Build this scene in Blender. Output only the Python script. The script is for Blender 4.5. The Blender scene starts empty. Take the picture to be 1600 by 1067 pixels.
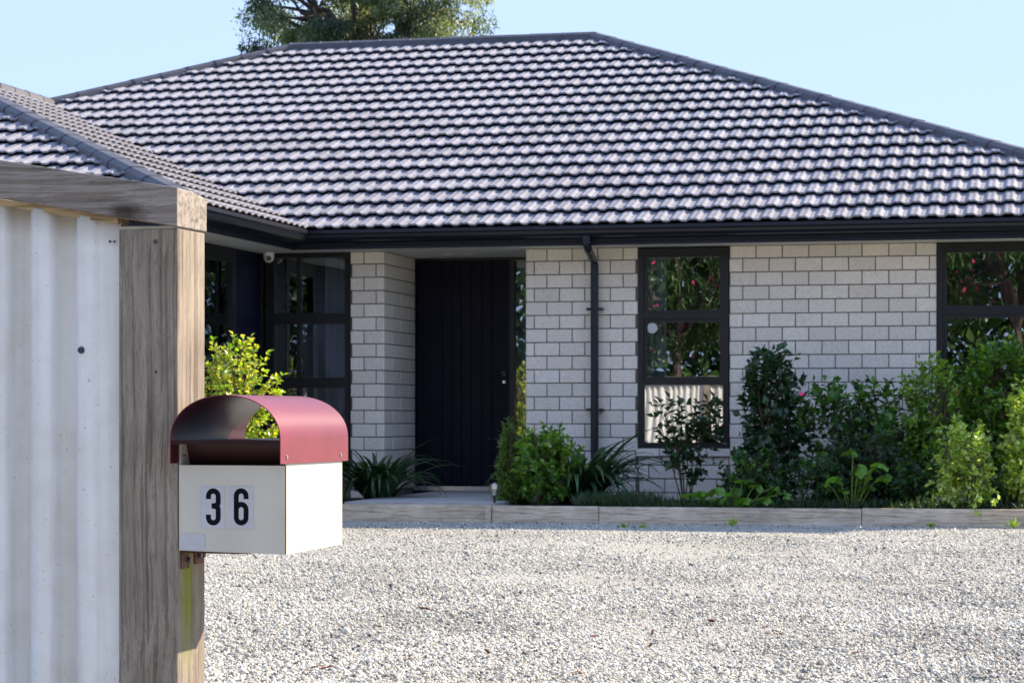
import bpy, bmesh, math, random
import numpy as np
from mathutils import Vector, Matrix
random.seed(7); rng = np.random.default_rng(7)
R = math.radians
C = bpy.context.scene
COL = C.collection
# ------------------------------------------------------------------ camera, sky, sun, exposure
HC = 0.91                      # eye height
F = 3763.0                     # focal length in pixels of the 1600 wide photograph
cam = bpy.data.cameras.new('camera'); co = bpy.data.objects.new('camera', cam); COL.objects.link(co)
co.location = (0, 0, HC); co.rotation_euler = (R(90), 0, 0)
cam.sensor_width = 36; cam.lens = F / 1600 * 36; cam.shift_y = (650 - 533.5) / 1600
cam.clip_start = .1; cam.clip_end = 3000
cam.dof.use_dof = True; cam.dof.focus_distance = 5.3; cam.dof.aperture_fstop = 26
C.camera = co
TH = R(13.2)                   # the house stands 13.2 degrees off square to the view
SUN_PSI = R(42) - TH; SUN_EL = R(32)
sdir = Vector((math.cos(SUN_EL) * math.cos(SUN_PSI), math.cos(SUN_EL) * math.sin(SUN_PSI), math.sin(SUN_EL)))
w = bpy.data.worlds.new('World'); C.world = w; w.use_nodes = True
nt = w.node_tree; nt.nodes.clear()
SKYTINT = (.85, 1.27, 2.30, 1)
sky = nt.nodes.new('ShaderNodeTexSky'); sky.sky_type = 'NISHITA'; sky.sun_disc = False
sky.sun_elevation = SUN_EL; sky.sun_rotation = math.atan2(sdir.x, sdir.y)
sky.air_density = 1.0; sky.dust_density = .6; sky.ozone_density = 1.6
bg = nt.nodes.new('ShaderNodeBackground'); bg.inputs[1].default_value = .15
out = nt.nodes.new('ShaderNodeOutputWorld')
gm = nt.nodes.new('ShaderNodeGamma'); gm.inputs[1].default_value = .12          # a bright even sky: the photograph's shade is nearly as bright as its sky
tn = nt.nodes.new('ShaderNodeMix'); tn.data_type = 'RGBA'; tn.blend_type = 'MULTIPLY'; tn.inputs[0].default_value = 1; tn.inputs[7].default_value = SKYTINT
nt.links.new(sky.outputs[0], gm.inputs[0]); nt.links.new(gm.outputs[0], tn.inputs[6]); nt.links.new(tn.outputs[2], bg.inputs[0]); nt.links.new(bg.outputs[0], out.inputs[0])
sl = bpy.data.lights.new('sun', 'SUN'); sl.energy = 2.7; sl.angle = R(.5); sl.color = (1, .95, .87)
so = bpy.data.objects.new('sun', sl); COL.objects.link(so)
so.rotation_euler = sdir.to_track_quat('Z', 'Y').to_euler(); so.location = (10, 30, 20)
C.view_settings.view_transform = 'Standard'; C.view_settings.look = 'None'
C.view_settings.exposure = 1.95; C.view_settings.gamma = 1; C.view_settings.use_white_balance = True; C.view_settings.white_balance_temperature = 8000; C.view_settings.use_curve_mapping = False

# ------------------------------------------------------------------ helpers
def tag(o, label=None, cat=None, group=None, kind=None):
    if label: o['label'] = label
    if cat: o['category'] = cat
    if group: o['group'] = group
    if kind: o['kind'] = kind
    return o
def empty(name, loc=(0, 0, 0), rz=0):
    o = bpy.data.objects.new(name, None); COL.objects.link(o); o.location = loc; o.rotation_euler = (0, 0, rz)
    o.empty_display_size = .2
    return o
def link(name, me, mat=None, parent=None, smooth=False):
    if mat is not None and not me.materials: me.materials.append(mat)
    if smooth: me.shade_smooth()
    o = bpy.data.objects.new(name, me); COL.objects.link(o)
    if parent: o.parent = parent
    return o
class MB:
    def __init__(s): s.v = []; s.f = []
    def add(s, vs, fs):
        n = len(s.v); s.v += [tuple(v) for v in vs]; s.f += [tuple(i + n for i in f) for f in fs]; return s
    def box(s, a, b):
        x0, y0, z0 = a; x1, y1, z1 = b
        return s.add([(x0,y0,z0),(x1,y0,z0),(x1,y1,z0),(x0,y1,z0),(x0,y0,z1),(x1,y0,z1),(x1,y1,z1),(x0,y1,z1)],
                     [(0,3,2,1),(4,5,6,7),(0,1,5,4),(1,2,6,5),(2,3,7,6),(3,0,4,7)])
    def tube(s, pts, rad, n=8, cap=True):
        pts = [Vector(p) for p in pts]
        rads = rad if isinstance(rad, (list, tuple)) else [rad] * len(pts)
        rings = []
        for i, p in enumerate(pts):
            d = (pts[min(i+1, len(pts)-1)] - pts[max(i-1, 0)]).normalized()
            a = Vector((0, 0, 1)) if abs(d.z) < .9 else Vector((1, 0, 0))
            x = d.cross(a).normalized(); y = d.cross(x).normalized()
            rings.append([p + (x * math.cos(t) + y * math.sin(t)) * rads[i] for t in [2*math.pi*k/n for k in range(n)]])
        vs = [v for r_ in rings for v in r_]
        fs = [(i*n+k, i*n+(k+1) % n, (i+1)*n+(k+1) % n, (i+1)*n+k) for i in range(len(pts)-1) for k in range(n)]
        if cap: fs += [tuple(range(n-1, -1, -1)), tuple((len(pts)-1)*n+k for k in range(n))]
        return s.add(vs, fs)
    def dome(s, c, r, h, n=14, m=4, down=False):
        vs = []; sg = -1 if down else 1
        for j in range(m):
            t = j / m * math.pi / 2
            for k in range(n):
                a = 2*math.pi*k/n; vs.append((c[0]+r*math.cos(t)*math.cos(a), c[1]+r*math.cos(t)*math.sin(a), c[2]+sg*h*math.sin(t)))
        vs.append((c[0], c[1], c[2]+sg*h))
        fs = [(j*n+k, j*n+(k+1) % n, (j+1)*n+(k+1) % n, (j+1)*n+k) for j in range(m-1) for k in range(n)]
        fs += [((m-1)*n+k, (m-1)*n+(k+1) % n, m*n) for k in range(n)] + [tuple(range(n-1, -1, -1))]
        return s.add(vs, fs)
    def mesh(s, name):
        me = bpy.data.meshes.new(name); me.from_pydata(s.v, [], s.f); me.update()
        bm = bmesh.new(); bm.from_mesh(me); bmesh.ops.recalc_face_normals(bm, faces=bm.faces); bm.to_mesh(me); bm.free()
        return me
    def build(s, name, mat, parent=None, smooth=False, bevel=0):
        me = s.mesh(name)
        if bevel:
            bm = bmesh.new(); bm.from_mesh(me)
            bmesh.ops.bevel(bm, geom=bm.edges[:], offset=bevel, segments=2, affect='EDGES', profile=.6)
            bm.to_mesh(me); bm.free()
        return link(name, me, mat, parent, smooth)
def npmesh(name, V, Fc, cols=None):
    me = bpy.data.meshes.new(name); n = len(V); m, k = Fc.shape
    me.vertices.add(n); me.vertices.foreach_set('co', V.astype(np.float32).ravel())
    me.loops.add(m*k); me.loops.foreach_set('vertex_index', Fc.astype(np.int32).ravel())
    me.polygons.add(m); me.polygons.foreach_set('loop_start', np.arange(0, m*k, k, dtype=np.int32))
    me.polygons.foreach_set('loop_total', np.full(m, k, dtype=np.int32))
    if cols is not None:
        a = me.color_attributes.new('tint', 'FLOAT_COLOR', 'POINT')
        c4 = np.ones((n, 4), np.float32); c4[:, :3] = cols; a.data.foreach_set('color', c4.ravel())
    me.update(); me.validate(); return me

# ---- materials
def nodes(name):
    m = bpy.data.materials.new(name); m.use_nodes = True; t = m.node_tree
    return m, t, t.nodes['Principled BSDF']
def N(t, ty, **kw):
    n = t.nodes.new(ty)
    for k, v in kw.items():
        if k in n.inputs: n.inputs[k].default_value = v
        else: setattr(n, k, v)
    return n
def ramp(t, fac, stops):
    r = t.nodes.new('ShaderNodeValToRGB'); e = r.color_ramp.elements
    while len(e) < len(stops): e.new(.5)
    for i, (p, c) in enumerate(stops): e[i].position = p; e[i].color = (*c, 1)
    t.links.new(fac, r.inputs[0]); return r.outputs[0]
def coords(t, scale=(1, 1, 1), obj=True):
    tc = t.nodes.new('ShaderNodeTexCoord'); mp = t.nodes.new('ShaderNodeMapping'); mp.inputs['Scale'].default_value = scale
    t.links.new(tc.outputs['Object'], mp.inputs[0]); return mp.outputs[0]
def mix(t, fac, a, b, mode='MIX'):
    m = t.nodes.new('ShaderNodeMix'); m.data_type = 'RGBA'; m.blend_type = mode
    for s, v in ((m.inputs[0], fac), (m.inputs[6], a), (m.inputs[7], b)):
        if isinstance(v, bpy.types.NodeSocket): t.links.new(v, s)
        elif isinstance(v, (int, float)): s.default_value = v
        else: s.default_value = (*v, 1)
    return m.outputs[2]
def bump(t, bs, h, strength=.3, dist=.01):
    b = t.nodes.new('ShaderNodeBump'); b.inputs['Strength'].default_value = strength; b.inputs['Distance'].default_value = dist
    t.links.new(h, b.inputs['Height']); t.links.new(b.outputs[0], bs.inputs['Normal'])
def plain(name, c, rough=.6, metal=0, var=.15, nscale=20, bmp=0, bscale=120, spec=.5, objvar=0, scale=(1, 1, 1)):
    m, t, bs = nodes(name); co_ = coords(t, scale)
    n = N(t, 'ShaderNodeTexNoise', Scale=nscale, Detail=6.0); t.links.new(co_, n.inputs['Vector'])
    col = ramp(t, n.outputs[0], [(.3, [x*(1-var) for x in c]), (.7, [min(1, x*(1+var)) for x in c])])
    if objvar:
        o2 = t.nodes.new('ShaderNodeObjectInfo'); va = N(t, 'ShaderNodeVectorMath', operation='MULTIPLY_ADD'); t.links.new(o2.outputs['Location'], va.inputs[0]); va.inputs[1].default_value = (3.1, 2.3, 1.7)
        t.links.new(co_, va.inputs[2]); t.links.new(va.outputs[0], n.inputs['Vector'])
        oi = t.nodes.new('ShaderNodeObjectInfo')
        col = mix(t, 1.0, col, ramp(t, oi.outputs['Random'], [(0, (1-objvar,)*3), (1, (1,)*3)]), 'MULTIPLY')
    t.links.new(col, bs.inputs['Base Color'])
    bs.inputs['Roughness'].default_value = rough; bs.inputs['Metallic'].default_value = metal
    bs.inputs['Specular IOR Level'].default_value = spec
    if bmp:
        n2 = N(t, 'ShaderNodeTexNoise', Scale=bscale, Detail=4.0); t.links.new(co_, n2.inputs['Vector'])
        bump(t, bs, n2.outputs[0], bmp)
    return m
def wood(name, dark, light, axis=2, gscale=18, bmp=.5, rough=.85, knots=True, extra=None):
    m, t, bs = nodes(name)
    sc = [1, 1, 1]; sc[axis] = .05
    co_ = coords(t, tuple(sc)); raw = coords(t)
    warp = N(t, 'ShaderNodeTexNoise', Scale=3.0, Detail=2.0); t.links.new(raw, warp.inputs['Vector'])
    vm = N(t, 'ShaderNodeVectorMath', operation='MULTIPLY_ADD'); t.links.new(warp.outputs['Color'], vm.inputs[0])
    vm.inputs[1].default_value = (.03, .03, .03); t.links.new(co_, vm.inputs[2])
    n1 = N(t, 'ShaderNodeTexNoise', Scale=gscale, Detail=4.0, Roughness=.55); t.links.new(vm.outputs[0], n1.inputs['Vector'])
    n2 = N(t, 'ShaderNodeTexNoise', Scale=gscale*9, Detail=6.0, Roughness=.7); t.links.new(vm.outputs[0], n2.inputs['Vector'])
    n3 = N(t, 'ShaderNodeTexNoise', Scale=5.0, Detail=5.0); t.links.new(raw, n3.inputs['Vector'])
    base = ramp(t, n1.outputs[0], [(.25, dark), (.75, light)])
    fine = ramp(t, n2.outputs[0], [(.36, (.42, .39, .36)), (.50, (1, 1, 1))])
    c = mix(t, .7, base, fine, 'MULTIPLY')
    sc2 = [60, 60, 60]; sc2[axis] = .9
    vm2 = N(t, 'ShaderNodeVectorMath', operation='MULTIPLY_ADD'); t.links.new(warp.outputs['Color'], vm2.inputs[0]); vm2.inputs[1].default_value = (1.2, 1.2, 1.2)
    t.links.new(coords(t, tuple(sc2)), vm2.inputs[2])
    n4 = N(t, 'ShaderNodeTexNoise', Scale=1.6, Detail=2.0); t.links.new(vm2.outputs[0], n4.inputs['Vector'])
    c = mix(t, .55, c, ramp(t, n4.outputs[0], [(.40, (.40, .34, .28)), (.47, (1, 1, 1))]), 'MULTIPLY')
    blot = ramp(t, n3.outputs[0], [(.35, (.72, .70, .70)), (.6, (1, 1, 1))])
    c = mix(t, .8, c, blot, 'MULTIPLY')
    if knots:
        v = N(t, 'ShaderNodeTexVoronoi', Scale=5.5); ks = [1, 1, 1]; ks[axis] = .55
        kc = coords(t, tuple(ks)); t.links.new(kc, v.inputs['Vector'])
        kr = ramp(t, v.outputs['Distance'], [(.05, (.12, .09, .07)), (.16, (1, 1, 1))])
        c = mix(t, .8, c, kr, 'MULTIPLY')
    if extra: c = extra(t, c, raw)
    t.links.new(c, bs.inputs['Base Color']); bs.inputs['Roughness'].default_value = rough
    bs.inputs['Specular IOR Level'].default_value = .2
    bump(t, bs, n2.outputs[0], bmp, .002)
    return m
def moss(t, c, raw):   # green algae that runs down below the letterbox brackets, a stain of its own shape
    sx = t.nodes.new('ShaderNodeSeparateXYZ'); t.links.new(raw, sx.inputs[0])
    n = N(t, 'ShaderNodeTexNoise', Scale=14.0, Detail=5.0); t.links.new(coords(t, (1, 1, .25)), n.inputs['Vector'])
    def band(s, a, b, c_, d):
        r_ = ramp(t, s, [(a, (0,)*3), (b, (1,)*3), (c_, (1,)*3), (d, (0,)*3)]); return r_
    z = band(sx.outputs['Z'], .36, .50, .60, .66); y = band(sx.outputs['Y'], .008, .03, .06, .085)
    f = mix(t, 1.0, z, y, 'MULTIPLY'); f = mix(t, 1.0, f, ramp(t, n.outputs[0], [(.3, (.5,)*3), (.55, (1,)*3)]), 'MULTIPLY')
    return mix(t, f, c, (.20, .25, .02))
def leafmat(name, rough=.35, trans=.35, spec=.5):
    m, t, bs = nodes(name)
    a = t.nodes.new('ShaderNodeVertexColor'); a.layer_name = 'tint'
    t.links.new(a.outputs[0], bs.inputs['Base Color'])
    bs.inputs['Roughness'].default_value = rough; bs.inputs['Specular IOR Level'].default_value = spec
    tr = t.nodes.new('ShaderNodeBsdfTranslucent')
    br = mix(t, 1.0, a.outputs[0], (1.5, 1.6, .7), 'MULTIPLY'); t.links.new(br, tr.inputs[0])
    ms = t.nodes.new('ShaderNodeMixShader'); ms.inputs[0].default_value = trans
    t.links.new(bs.outputs[0], ms.inputs[1]); t.links.new(tr.outputs[0], ms.inputs[2])
    t.links.new(ms.outputs[0], t.nodes['Material Output'].inputs[0])
    return m
def glassmat(name, refl=.3, tint=(.75, .8, .82)):
    m = bpy.data.materials.new(name); m.use_nodes = True; t = m.node_tree; t.nodes.clear()
    g = N(t, 'ShaderNodeBsdfGlossy', Roughness=.0); g.inputs['Color'].default_value = (.95, .97, 1, 1)
    tr = t.nodes.new('ShaderNodeBsdfTransparent'); tr.inputs[0].default_value = (*tint, 1)
    fr = N(t, 'ShaderNodeLayerWeight', Blend=.25)
    mr = N(t, 'ShaderNodeMapRange'); mr.inputs['To Min'].default_value = refl; mr.inputs['To Max'].default_value = 1
    t.links.new(fr.outputs['Fresnel'], mr.inputs[0])
    # slow waviness of the toughened pane
    n = N(t, 'ShaderNodeTexNoise', Scale=2.2, Detail=1.0); t.links.new(coords(t), n.inputs['Vector'])
    b = N(t, 'ShaderNodeBump', Strength=.25, Distance=.004); t.links.new(n.outputs[0], b.inputs['Height']); t.links.new(b.outputs[0], g.inputs['Normal'])
    ms = t.nodes.new('ShaderNodeMixShader'); o = t.nodes.new('ShaderNodeOutputMaterial')
    t.links.new(mr.outputs[0], ms.inputs[0]); t.links.new(tr.outputs[0], ms.inputs[1]); t.links.new(g.outputs[0], ms.inputs[2])
    t.links.new(ms.outputs[0], o.inputs[0]); return m

M = {}
M['brick'] = plain('brick', (.86, .775, .685), .85, var=.12, nscale=55, bmp=.35, bscale=260, spec=.3, objvar=.16)
M['mortar'] = plain('mortar', (.14, .12, .10), .95, var=.25, nscale=40, bmp=.4)
M['tile'] = plain('roof_tile', (.27, .265, .30), .62, var=.16, nscale=9, bmp=.2, bscale=220, spec=.3, objvar=.22)
M['ridge'] = plain('ridge_tile', (.075, .075, .092), .5, var=.2, nscale=9, bmp=.12, spec=.35, objvar=.1)
M['under'] = plain('roof_underlay', (.03, .03, .035), .9)
M['gutter'] = plain('gutter', (.008, .010, .018), .32, var=.1, nscale=3, spec=.35)
M['fascia'] = plain('fascia', (.009, .012, .024), .45, var=.1, nscale=3, spec=.25)
M['soffit'] = plain('soffit', (.66, .66, .62), .7, var=.04, nscale=2)
M['alu'] = plain('aluminium_frame', (.010, .010, .013), .4, var=.1, nscale=4, spec=.3)
M['door'] = plain('door_paint', (.0035, .004, .013), .5, var=.15, nscale=4, spec=.15)
M['board'] = plain('dark_board', (.004, .006, .02), .55, var=.25, nscale=6, spec=.2)
M['glass'] = glassmat('window_glass', .24, (.7, .75, .78))
M['steel'] = plain('brushed_steel', (.55, .55, .55), .3, metal=1, var=.1)
M['white'] = plain('white_plastic', (.75, .75, .73), .4, var=.04)
M['black'] = plain('black_plastic', (.01, .01, .012), .25)
M['room'] = plain('interior_paint', (.16, .16, .17), .9, var=.05)
M['curtain'] = plain('curtain', (.66, .69, .72), .9, var=.05, nscale=8)
M['concrete'] = plain('concrete', (.42, .40, .39), .9, var=.15, nscale=9, bmp=.4, bscale=160)
M['sleeper'] = wood('sleeper', (.64, .51, .38), (.84, .71, .57), axis=0, gscale=14, knots=False)
M['post'] = wood('weathered_post', (.23, .19, .15), (.40, .345, .285), axis=2, gscale=70, extra=moss, bmp=.7)
M['cap'] = wood('weathered_cap', (.24, .21, .185), (.46, .41, .365), axis=0, gscale=55, bmp=.8)
M['pale'] = wood('pale_batten', (.42, .30, .16), (.6, .45, .27), axis=0, knots=False)
M['soil'] = plain('soil', (.03, .022, .016), .95, var=.5, nscale=30, bmp=.9, bscale=60)
M['bark'] = plain('bark', (.10, .07, .055), .9, var=.35, nscale=12, bmp=.6, scale=(1, 1, .3))
M['stem'] = plain('stem', (.07, .055, .025), .8, var=.3)
M['greenstem'] = plain('green_stem', (.14, .2, .03), .6, var=.3)
M['cream'] = plain('cream_enamel', (.57, .54, .465), .42, var=.07, nscale=7, bmp=.12, bscale=25)
M['maroon'] = plain('maroon_enamel', (.20, .022, .028), .34, var=.18, nscale=6, bmp=.05, bscale=30, spec=.6)
M['tray'] = plain('letterbox_tray', (.022, .004, .007), .35, spec=.3)  # shade under the lid put into the colour: maroon taken near black
M['slot'] = plain('letterbox_inside', (.05, .012, .014), .5)
M['sticker'] = plain('sticker', (.50, .50, .53), .45, var=.05, nscale=18)
M['digit'] = plain('digit_black', (.004, .005, .010), .6, spec=.1)
M['rust'] = plain('rusty_bracket', (.12, .06, .045), .8, var=.5, nscale=60, bmp=.6)
M['bolt'] = plain('bolt', (.14, .12, .13), .45, metal=.8, var=.2)
M['screw'] = plain('screw_cap', (.03, .04, .06), .5)
M['leaf'] = leafmat('leaf', .35, .42); M['gloss'] = leafmat('gloss_leaf', .22, .40, .7); M['strap'] = leafmat('strap_leaf', .3, .2)
M['petal'] = plain('petal', (.75, .05, .22), .6); M['redflower'] = plain('red_flower', (.7, .03, .02), .6)
M['deadleaf'] = plain('dry_leaf', (.16, .05, .025), .8, var=.4)

def sheetmat():
    m, t, bs = nodes('painted_iron'); raw = coords(t); st = coords(t, (1, 1, .06))
    n = N(t, 'ShaderNodeTexNoise', Scale=28.0, Detail=6.0); t.links.new(st, n.inputs['Vector'])
    n2 = N(t, 'ShaderNodeTexNoise', Scale=9.0, Detail=7.0, Roughness=.65); t.links.new(raw, n2.inputs['Vector'])
    sp = N(t, 'ShaderNodeTexNoise', Scale=170.0, Detail=2.0); t.links.new(raw, sp.inputs['Vector'])
    c = ramp(t, n.outputs[0], [(.35, (.72, .70, .66)), (.62, (.80, .80, .79))])
    c = mix(t, .4, c, ramp(t, n2.outputs[0], [(.35, (.78, .76, .71)), (.55, (1, 1, 1))]), 'MULTIPLY')
    c = mix(t, .8, c, ramp(t, sp.outputs[0], [(.24, (.35, .32, .3)), (.31, (1, 1, 1))]), 'MULTIPLY')
    # grime where water sits under the capping
    sx = t.nodes.new('ShaderNodeSeparateXYZ'); t.links.new(raw, sx.inputs[0])
    ax = N(t, 'ShaderNodeMath', operation='MULTIPLY_ADD'); t.links.new(sx.outputs['X'], ax.inputs[0]); ax.inputs[1].default_value = .17; t.links.new(sx.outputs['Z'], ax.inputs[2])
    aw = N(t, 'ShaderNodeMath', operation='MULTIPLY_ADD'); t.links.new(n2.outputs[0], aw.inputs[0]); aw.inputs[1].default_value = .05; t.links.new(ax.outputs[0], aw.inputs[2])
    g = N(t, 'ShaderNodeMapRange'); t.links.new(aw.outputs[0], g.inputs[0]); g.inputs[1].default_value = 1.255; g.inputs[2].default_value = 1.335
    g.inputs[4].default_value = .75
    c = mix(t, g.outputs[0], c, (.20, .17, .12)); 
    t.links.new(c, bs.inputs['Base Color']); bs.inputs['Roughness'].default_value = .34; return m
M['sheet'] = sheetmat()
def gravelmat():
    m, t, bs = nodes('gravel_bed'); raw = coords(t)
    v = N(t, 'ShaderNodeTexVoronoi', Scale=130.0); t.links.new(raw, v.inputs['Vector'])
    n = N(t, 'ShaderNodeTexNoise', Scale=.9, Detail=4.0); t.links.new(raw, n.inputs['Vector'])
    hs = N(t, 'ShaderNodeSeparateColor'); t.links.new(v.outputs['Color'], hs.inputs[0])
    c = ramp(t, hs.outputs[0], [(.0, (.26, .25, .225)), (.4, (.42, .40, .355)), (1, (.54, .515, .46))])
    c = mix(t, .7, c, ramp(t, n.outputs[0], [(.35, (.78, .77, .75)), (.65, (1, 1, 1))]), 'MULTIPLY')
    t.links.new(c, bs.inputs['Base Color']); bs.inputs['Roughness'].default_value = .9
    bump(t, bs, v.outputs['Distance'], 1.0, .006); return m
M['gravel'] = gravelmat()
def stonemat():
    m, t, bs = nodes('gravel_stone'); a = t.nodes.new('ShaderNodeVertexColor'); a.layer_name = 'tint'
    n = N(t, 'ShaderNodeTexNoise', Scale=.8, Detail=5.0); t.links.new(coords(t), n.inputs['Vector'])
    c = mix(t, 1.0, a.outputs[0], ramp(t, n.outputs[0], [(.34, (.72, .73, .74)), (.58, (1, 1, 1))]), 'MULTIPLY')
    t.links.new(c, bs.inputs['Base Color']); bs.inputs['Roughness'].default_value = .85; bs.inputs['Specular IOR Level'].default_value = .3
    return m
M['stone'] = stonemat()
M['lawn'] = plain('lawn', (.09, .15, .03), .9, var=.4, nscale=3, bmp=.5)

# ---- house frame: u along the front wall, v into the depth, z above the gravel
cu, su = math.cos(TH), math.sin(TH); Z0 = 22.3
def HW(u, v, z=0): return Vector((u*cu + v*su, Z0 - u*su + v*cu, z))
def U(px, v=.7): k = (px-800)/F; return (k*(Z0+v*cu)-v*su)/(cu+k*su)
def V(px, u): k = (px-800)/F; return (k*(Z0-u*su)-u*cu)/(su-k*cu)
def ZZ(py, u, v): return HC + (650-py)/F*(Z0-u*su+v*cu)
PIT = R(22.01); T = math.tan(PIT); E = 2.649
UL, UR, UC, D, LW = -4.485, -.622, -1.999, 7.016, 3.05
WT = (UC-UL+D)/2            # half width of the wing
UE = UR + D                 # right eave
SOF = 2.503; WV = .70; WU = UC - .70
# ------------------------------------------------------------------ ground
me = MB().add([(-400,-300,0),(400,-300,0),(400,900,0),(-400,900,0)], [(0,1,2,3)]).mesh('ground')
tag(link('ground', me, M['lawn']), kind='structure').location.z = -.05
nx, ny = 80, 120
xs = np.linspace(-16, 16, nx); ys = np.linspace(-13, 24.5, ny)  # gravel behind the viewpoint is unseen, extended there to bounce light
X, Y = np.meshgrid(xs, ys)
def gz(x, y): return .010*np.sin(x*.9+.4)*np.cos(y*.7) + .006*np.sin(x*2.3+y*1.7)
Zg = gz(X, Y) * np.clip((20.0-Y)/3, 0, 1) 
Vv = np.stack([X, Y, Zg], -1).reshape(-1, 3)
idx = np.arange(nx*ny).reshape(ny, nx)
Fq = np.stack([idx[:-1,:-1], idx[:-1,1:], idx[1:,1:], idx[1:,:-1]], -1).reshape(-1, 4)
tag(link('driveway', npmesh('driveway', Vv, Fq), M['gravel'], smooth=True), kind='structure')
# crushed stones: deformed octahedra
def stones(n, ysel):
    y = ysel(n); half = np.minimum(y*.2126 + .7, 11)
    x = rng.uniform(-1, 1, n)*half
    # local house v to keep stones off the garden bed
    v = (y-Z0)*cu + x*su
    k = v < -1.66; x, y = x[k], y[k]; n = len(x)
    pn = np.sin(x*1.3+y*.9+1)*np.sin(y*1.1-x*.4) + .6*np.sin(x*3.1+2*np.sin(y*2.0))*np.sin(y*2.9+x*.7) + .35*np.sin(x*7.3+3*np.sin(y*4.1))*np.sin(y*6.7)
    thin = np.clip((pn-.35)*1.0, 0, .55); k = rng.random(n) > thin; x, y, thin = x[k], y[k], thin[k]; n = len(x)
    s = rng.gamma(2.8, .0012, n)+.0026; s = np.clip(s, .0032, .016)*(1-.3*thin)
    o = np.array([(1,0,0),(0,1,0),(-1,0,0),(0,-1,0),(0,0,1),(0,0,-1)], float)
    P = o[None]*s[:,None,None]*np.stack([rng.uniform(.7,1.4,n), rng.uniform(.7,1.3,n), rng.uniform(.45,.9,n)], -1)[:,None,:]
    P += rng.normal(0, .22, (n,6,3))*s[:,None,None]
    a = rng.uniform(0, 6.28, n); b = rng.normal(0, .5, n)
    ca, sa, cb, sb = np.cos(a), np.sin(a), np.cos(b), np.sin(b)
    z0 = np.zeros(n); o1 = np.ones(n)
    Rz = np.array([[ca,-sa,z0],[sa,ca,z0],[z0,z0,o1]]).transpose(2,0,1); Rx = np.array([[o1,z0,z0],[z0,cb,-sb],[z0,sb,cb]]).transpose(2,0,1)
    P = np.einsum('nij,nkj->nki', Rz@Rx, P)
    zb = gz(x, y)*np.clip((20.0-y)/3, 0, 1)
    P += np.stack([x, y, zb + s*rng.uniform(.05, .5, n)], -1)[:,None,:]
    tri = np.array([(0,1,4),(1,2,4),(2,3,4),(3,0,4),(1,0,5),(2,1,5),(3,2,5),(0,3,5)])
    Fc = (np.arange(n)*6)[:,None,None] + tri[None]
    g = np.clip(rng.normal(.55, .14, n), .13, .82); dk = rng.random(n) < .11; g[dk] *= .3
    warm = rng.normal(0, .02, n)
    c = np.stack([g*(1.0+warm), g*(.955), g*(.85-warm)], -1); c[dk] *= (.88, 1, 1.12)
    return P.reshape(-1, 3), Fc.reshape(-1, 3), np.repeat(c, 6, 0)
def ysel(n):  # even in picture rows rather than in metres, so that near ground is as full as far ground
    p = rng.uniform(166, 440, n)
    return HC*F/p
parts = [stones(290000, ysel)]
Vv, Fc, cc = parts[0]
o = link('gravel_stones', npmesh('gravel_stones', Vv, Fc, cc), M['stone']); tag(o, 'loose pale grey crushed stones spread over the driveway', 'gravel', kind='stuff')

# ------------------------------------------------------------------ house
house = empty('house', HW(0, 0), -TH)
tag(house, 'single storey pale brick house with a dark tiled hip roof and black windows', 'house')
def sweep(name, prof, mat, closed=True, path=None):
    """extrude a (w, z) profile along the eaves, mitred; w is measured inwards from the eave line"""
    path = path or [((-10.4,-LW),(0,1)), ((UC,-LW),(-1,1)), ((UC,0),(-1,1)), ((UE,0),(-1,1)), ((UE,2*D),(-1,-1)), ((UL-D,2*D),(1,-1))]
    vs = []; fs = []; n = len(prof)
    for (p, d) in path:
        for (w_, z) in prof: vs.append((p[0]+d[0]*w_, p[1]+d[1]*w_, z))
    for i in range(len(path)-1):
        for k in range(n if closed else n-1):
            fs.append((i*n+k, i*n+(k+1) % n, (i+1)*n+(k+1) % n, (i+1)*n+k))
    if closed: fs += [tuple(range(n)), tuple(range((len(path)-1)*n, len(path)*n))]
    return MB().add(vs, fs).build(name, mat, house)
sweep('gutter', [(-.030,E+.016),(-.047,E+.008),(-.047,E-.022),(-.030,E-.034),(-.022,E-.060),(-.002,E-.085),(.03,E-.092),(.118,E-.092),(.118,E-.02),(.11,E-.02),(.11,E-.086),(.03,E-.086),(-.016,E-.056),(-.024,E+.008)], M['gutter'])
sweep('fascia', [(.12,E-.01),(.12,SOF+.055),(.150,SOF+.045),(.150,SOF+.022),(.165,SOF+.018),(.165,SOF-.012),(.19,SOF-.012),(.19,E-.01)], M['fascia'])
sweep('soffit', [(.19,SOF),(.19,SOF+.02),(WV+.03,SOF+.02),(WV+.03,SOF)], M['soffit'])
# walls: mortar backing with real openings, bricks set 10 mm proud
wall = MB()
RL, RR, RB = U(600), U(821), 1.86     # porch recess
W1 = (U(997), U(1139)); W2 = (U(1464), U(1464)+1.75); WC = (WU+.06, U(547))
WB = ZZ(700, 1.5, WV)
BK = .012
def back(u0, u1, z0, z1, v0=WV+BK, v1=WV+.16): wall.box((u0, v0, z0), (u1, v1, z1))
back(WC[1], RL-.012, 0, SOF+.01)
back(RR+.012, W1[0], 0, SOF+.01)
back(W1[0], W1[1], 0, WB); back(W1[1], W2[0], 0, SOF+.01); back(W2[0], W2[1], 0, WB); back(W2[1], UE-.8, 0, SOF+.01)
back(WC[0]-.1, WC[1], 0, .42)
wall.box((RL-.16, WV+.16, 0), (RL-BK, RB, SOF+.01)); wall.box((RR+BK, WV+.16, 0), (RR+.16, RB, SOF+.01))
wall.box((UE-.8, WV+BK, 0), (UE-.7, 2*D-.7, SOF+.01)); wall.box((UL-D+.7, 2*D-.8, 0), (UE-.7, 2*D-.7, SOF+.01)); wall.box((UL-D+.7, -LW+.7, 0), (UL-D+.8, 2*D-.8, SOF+.01))
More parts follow.
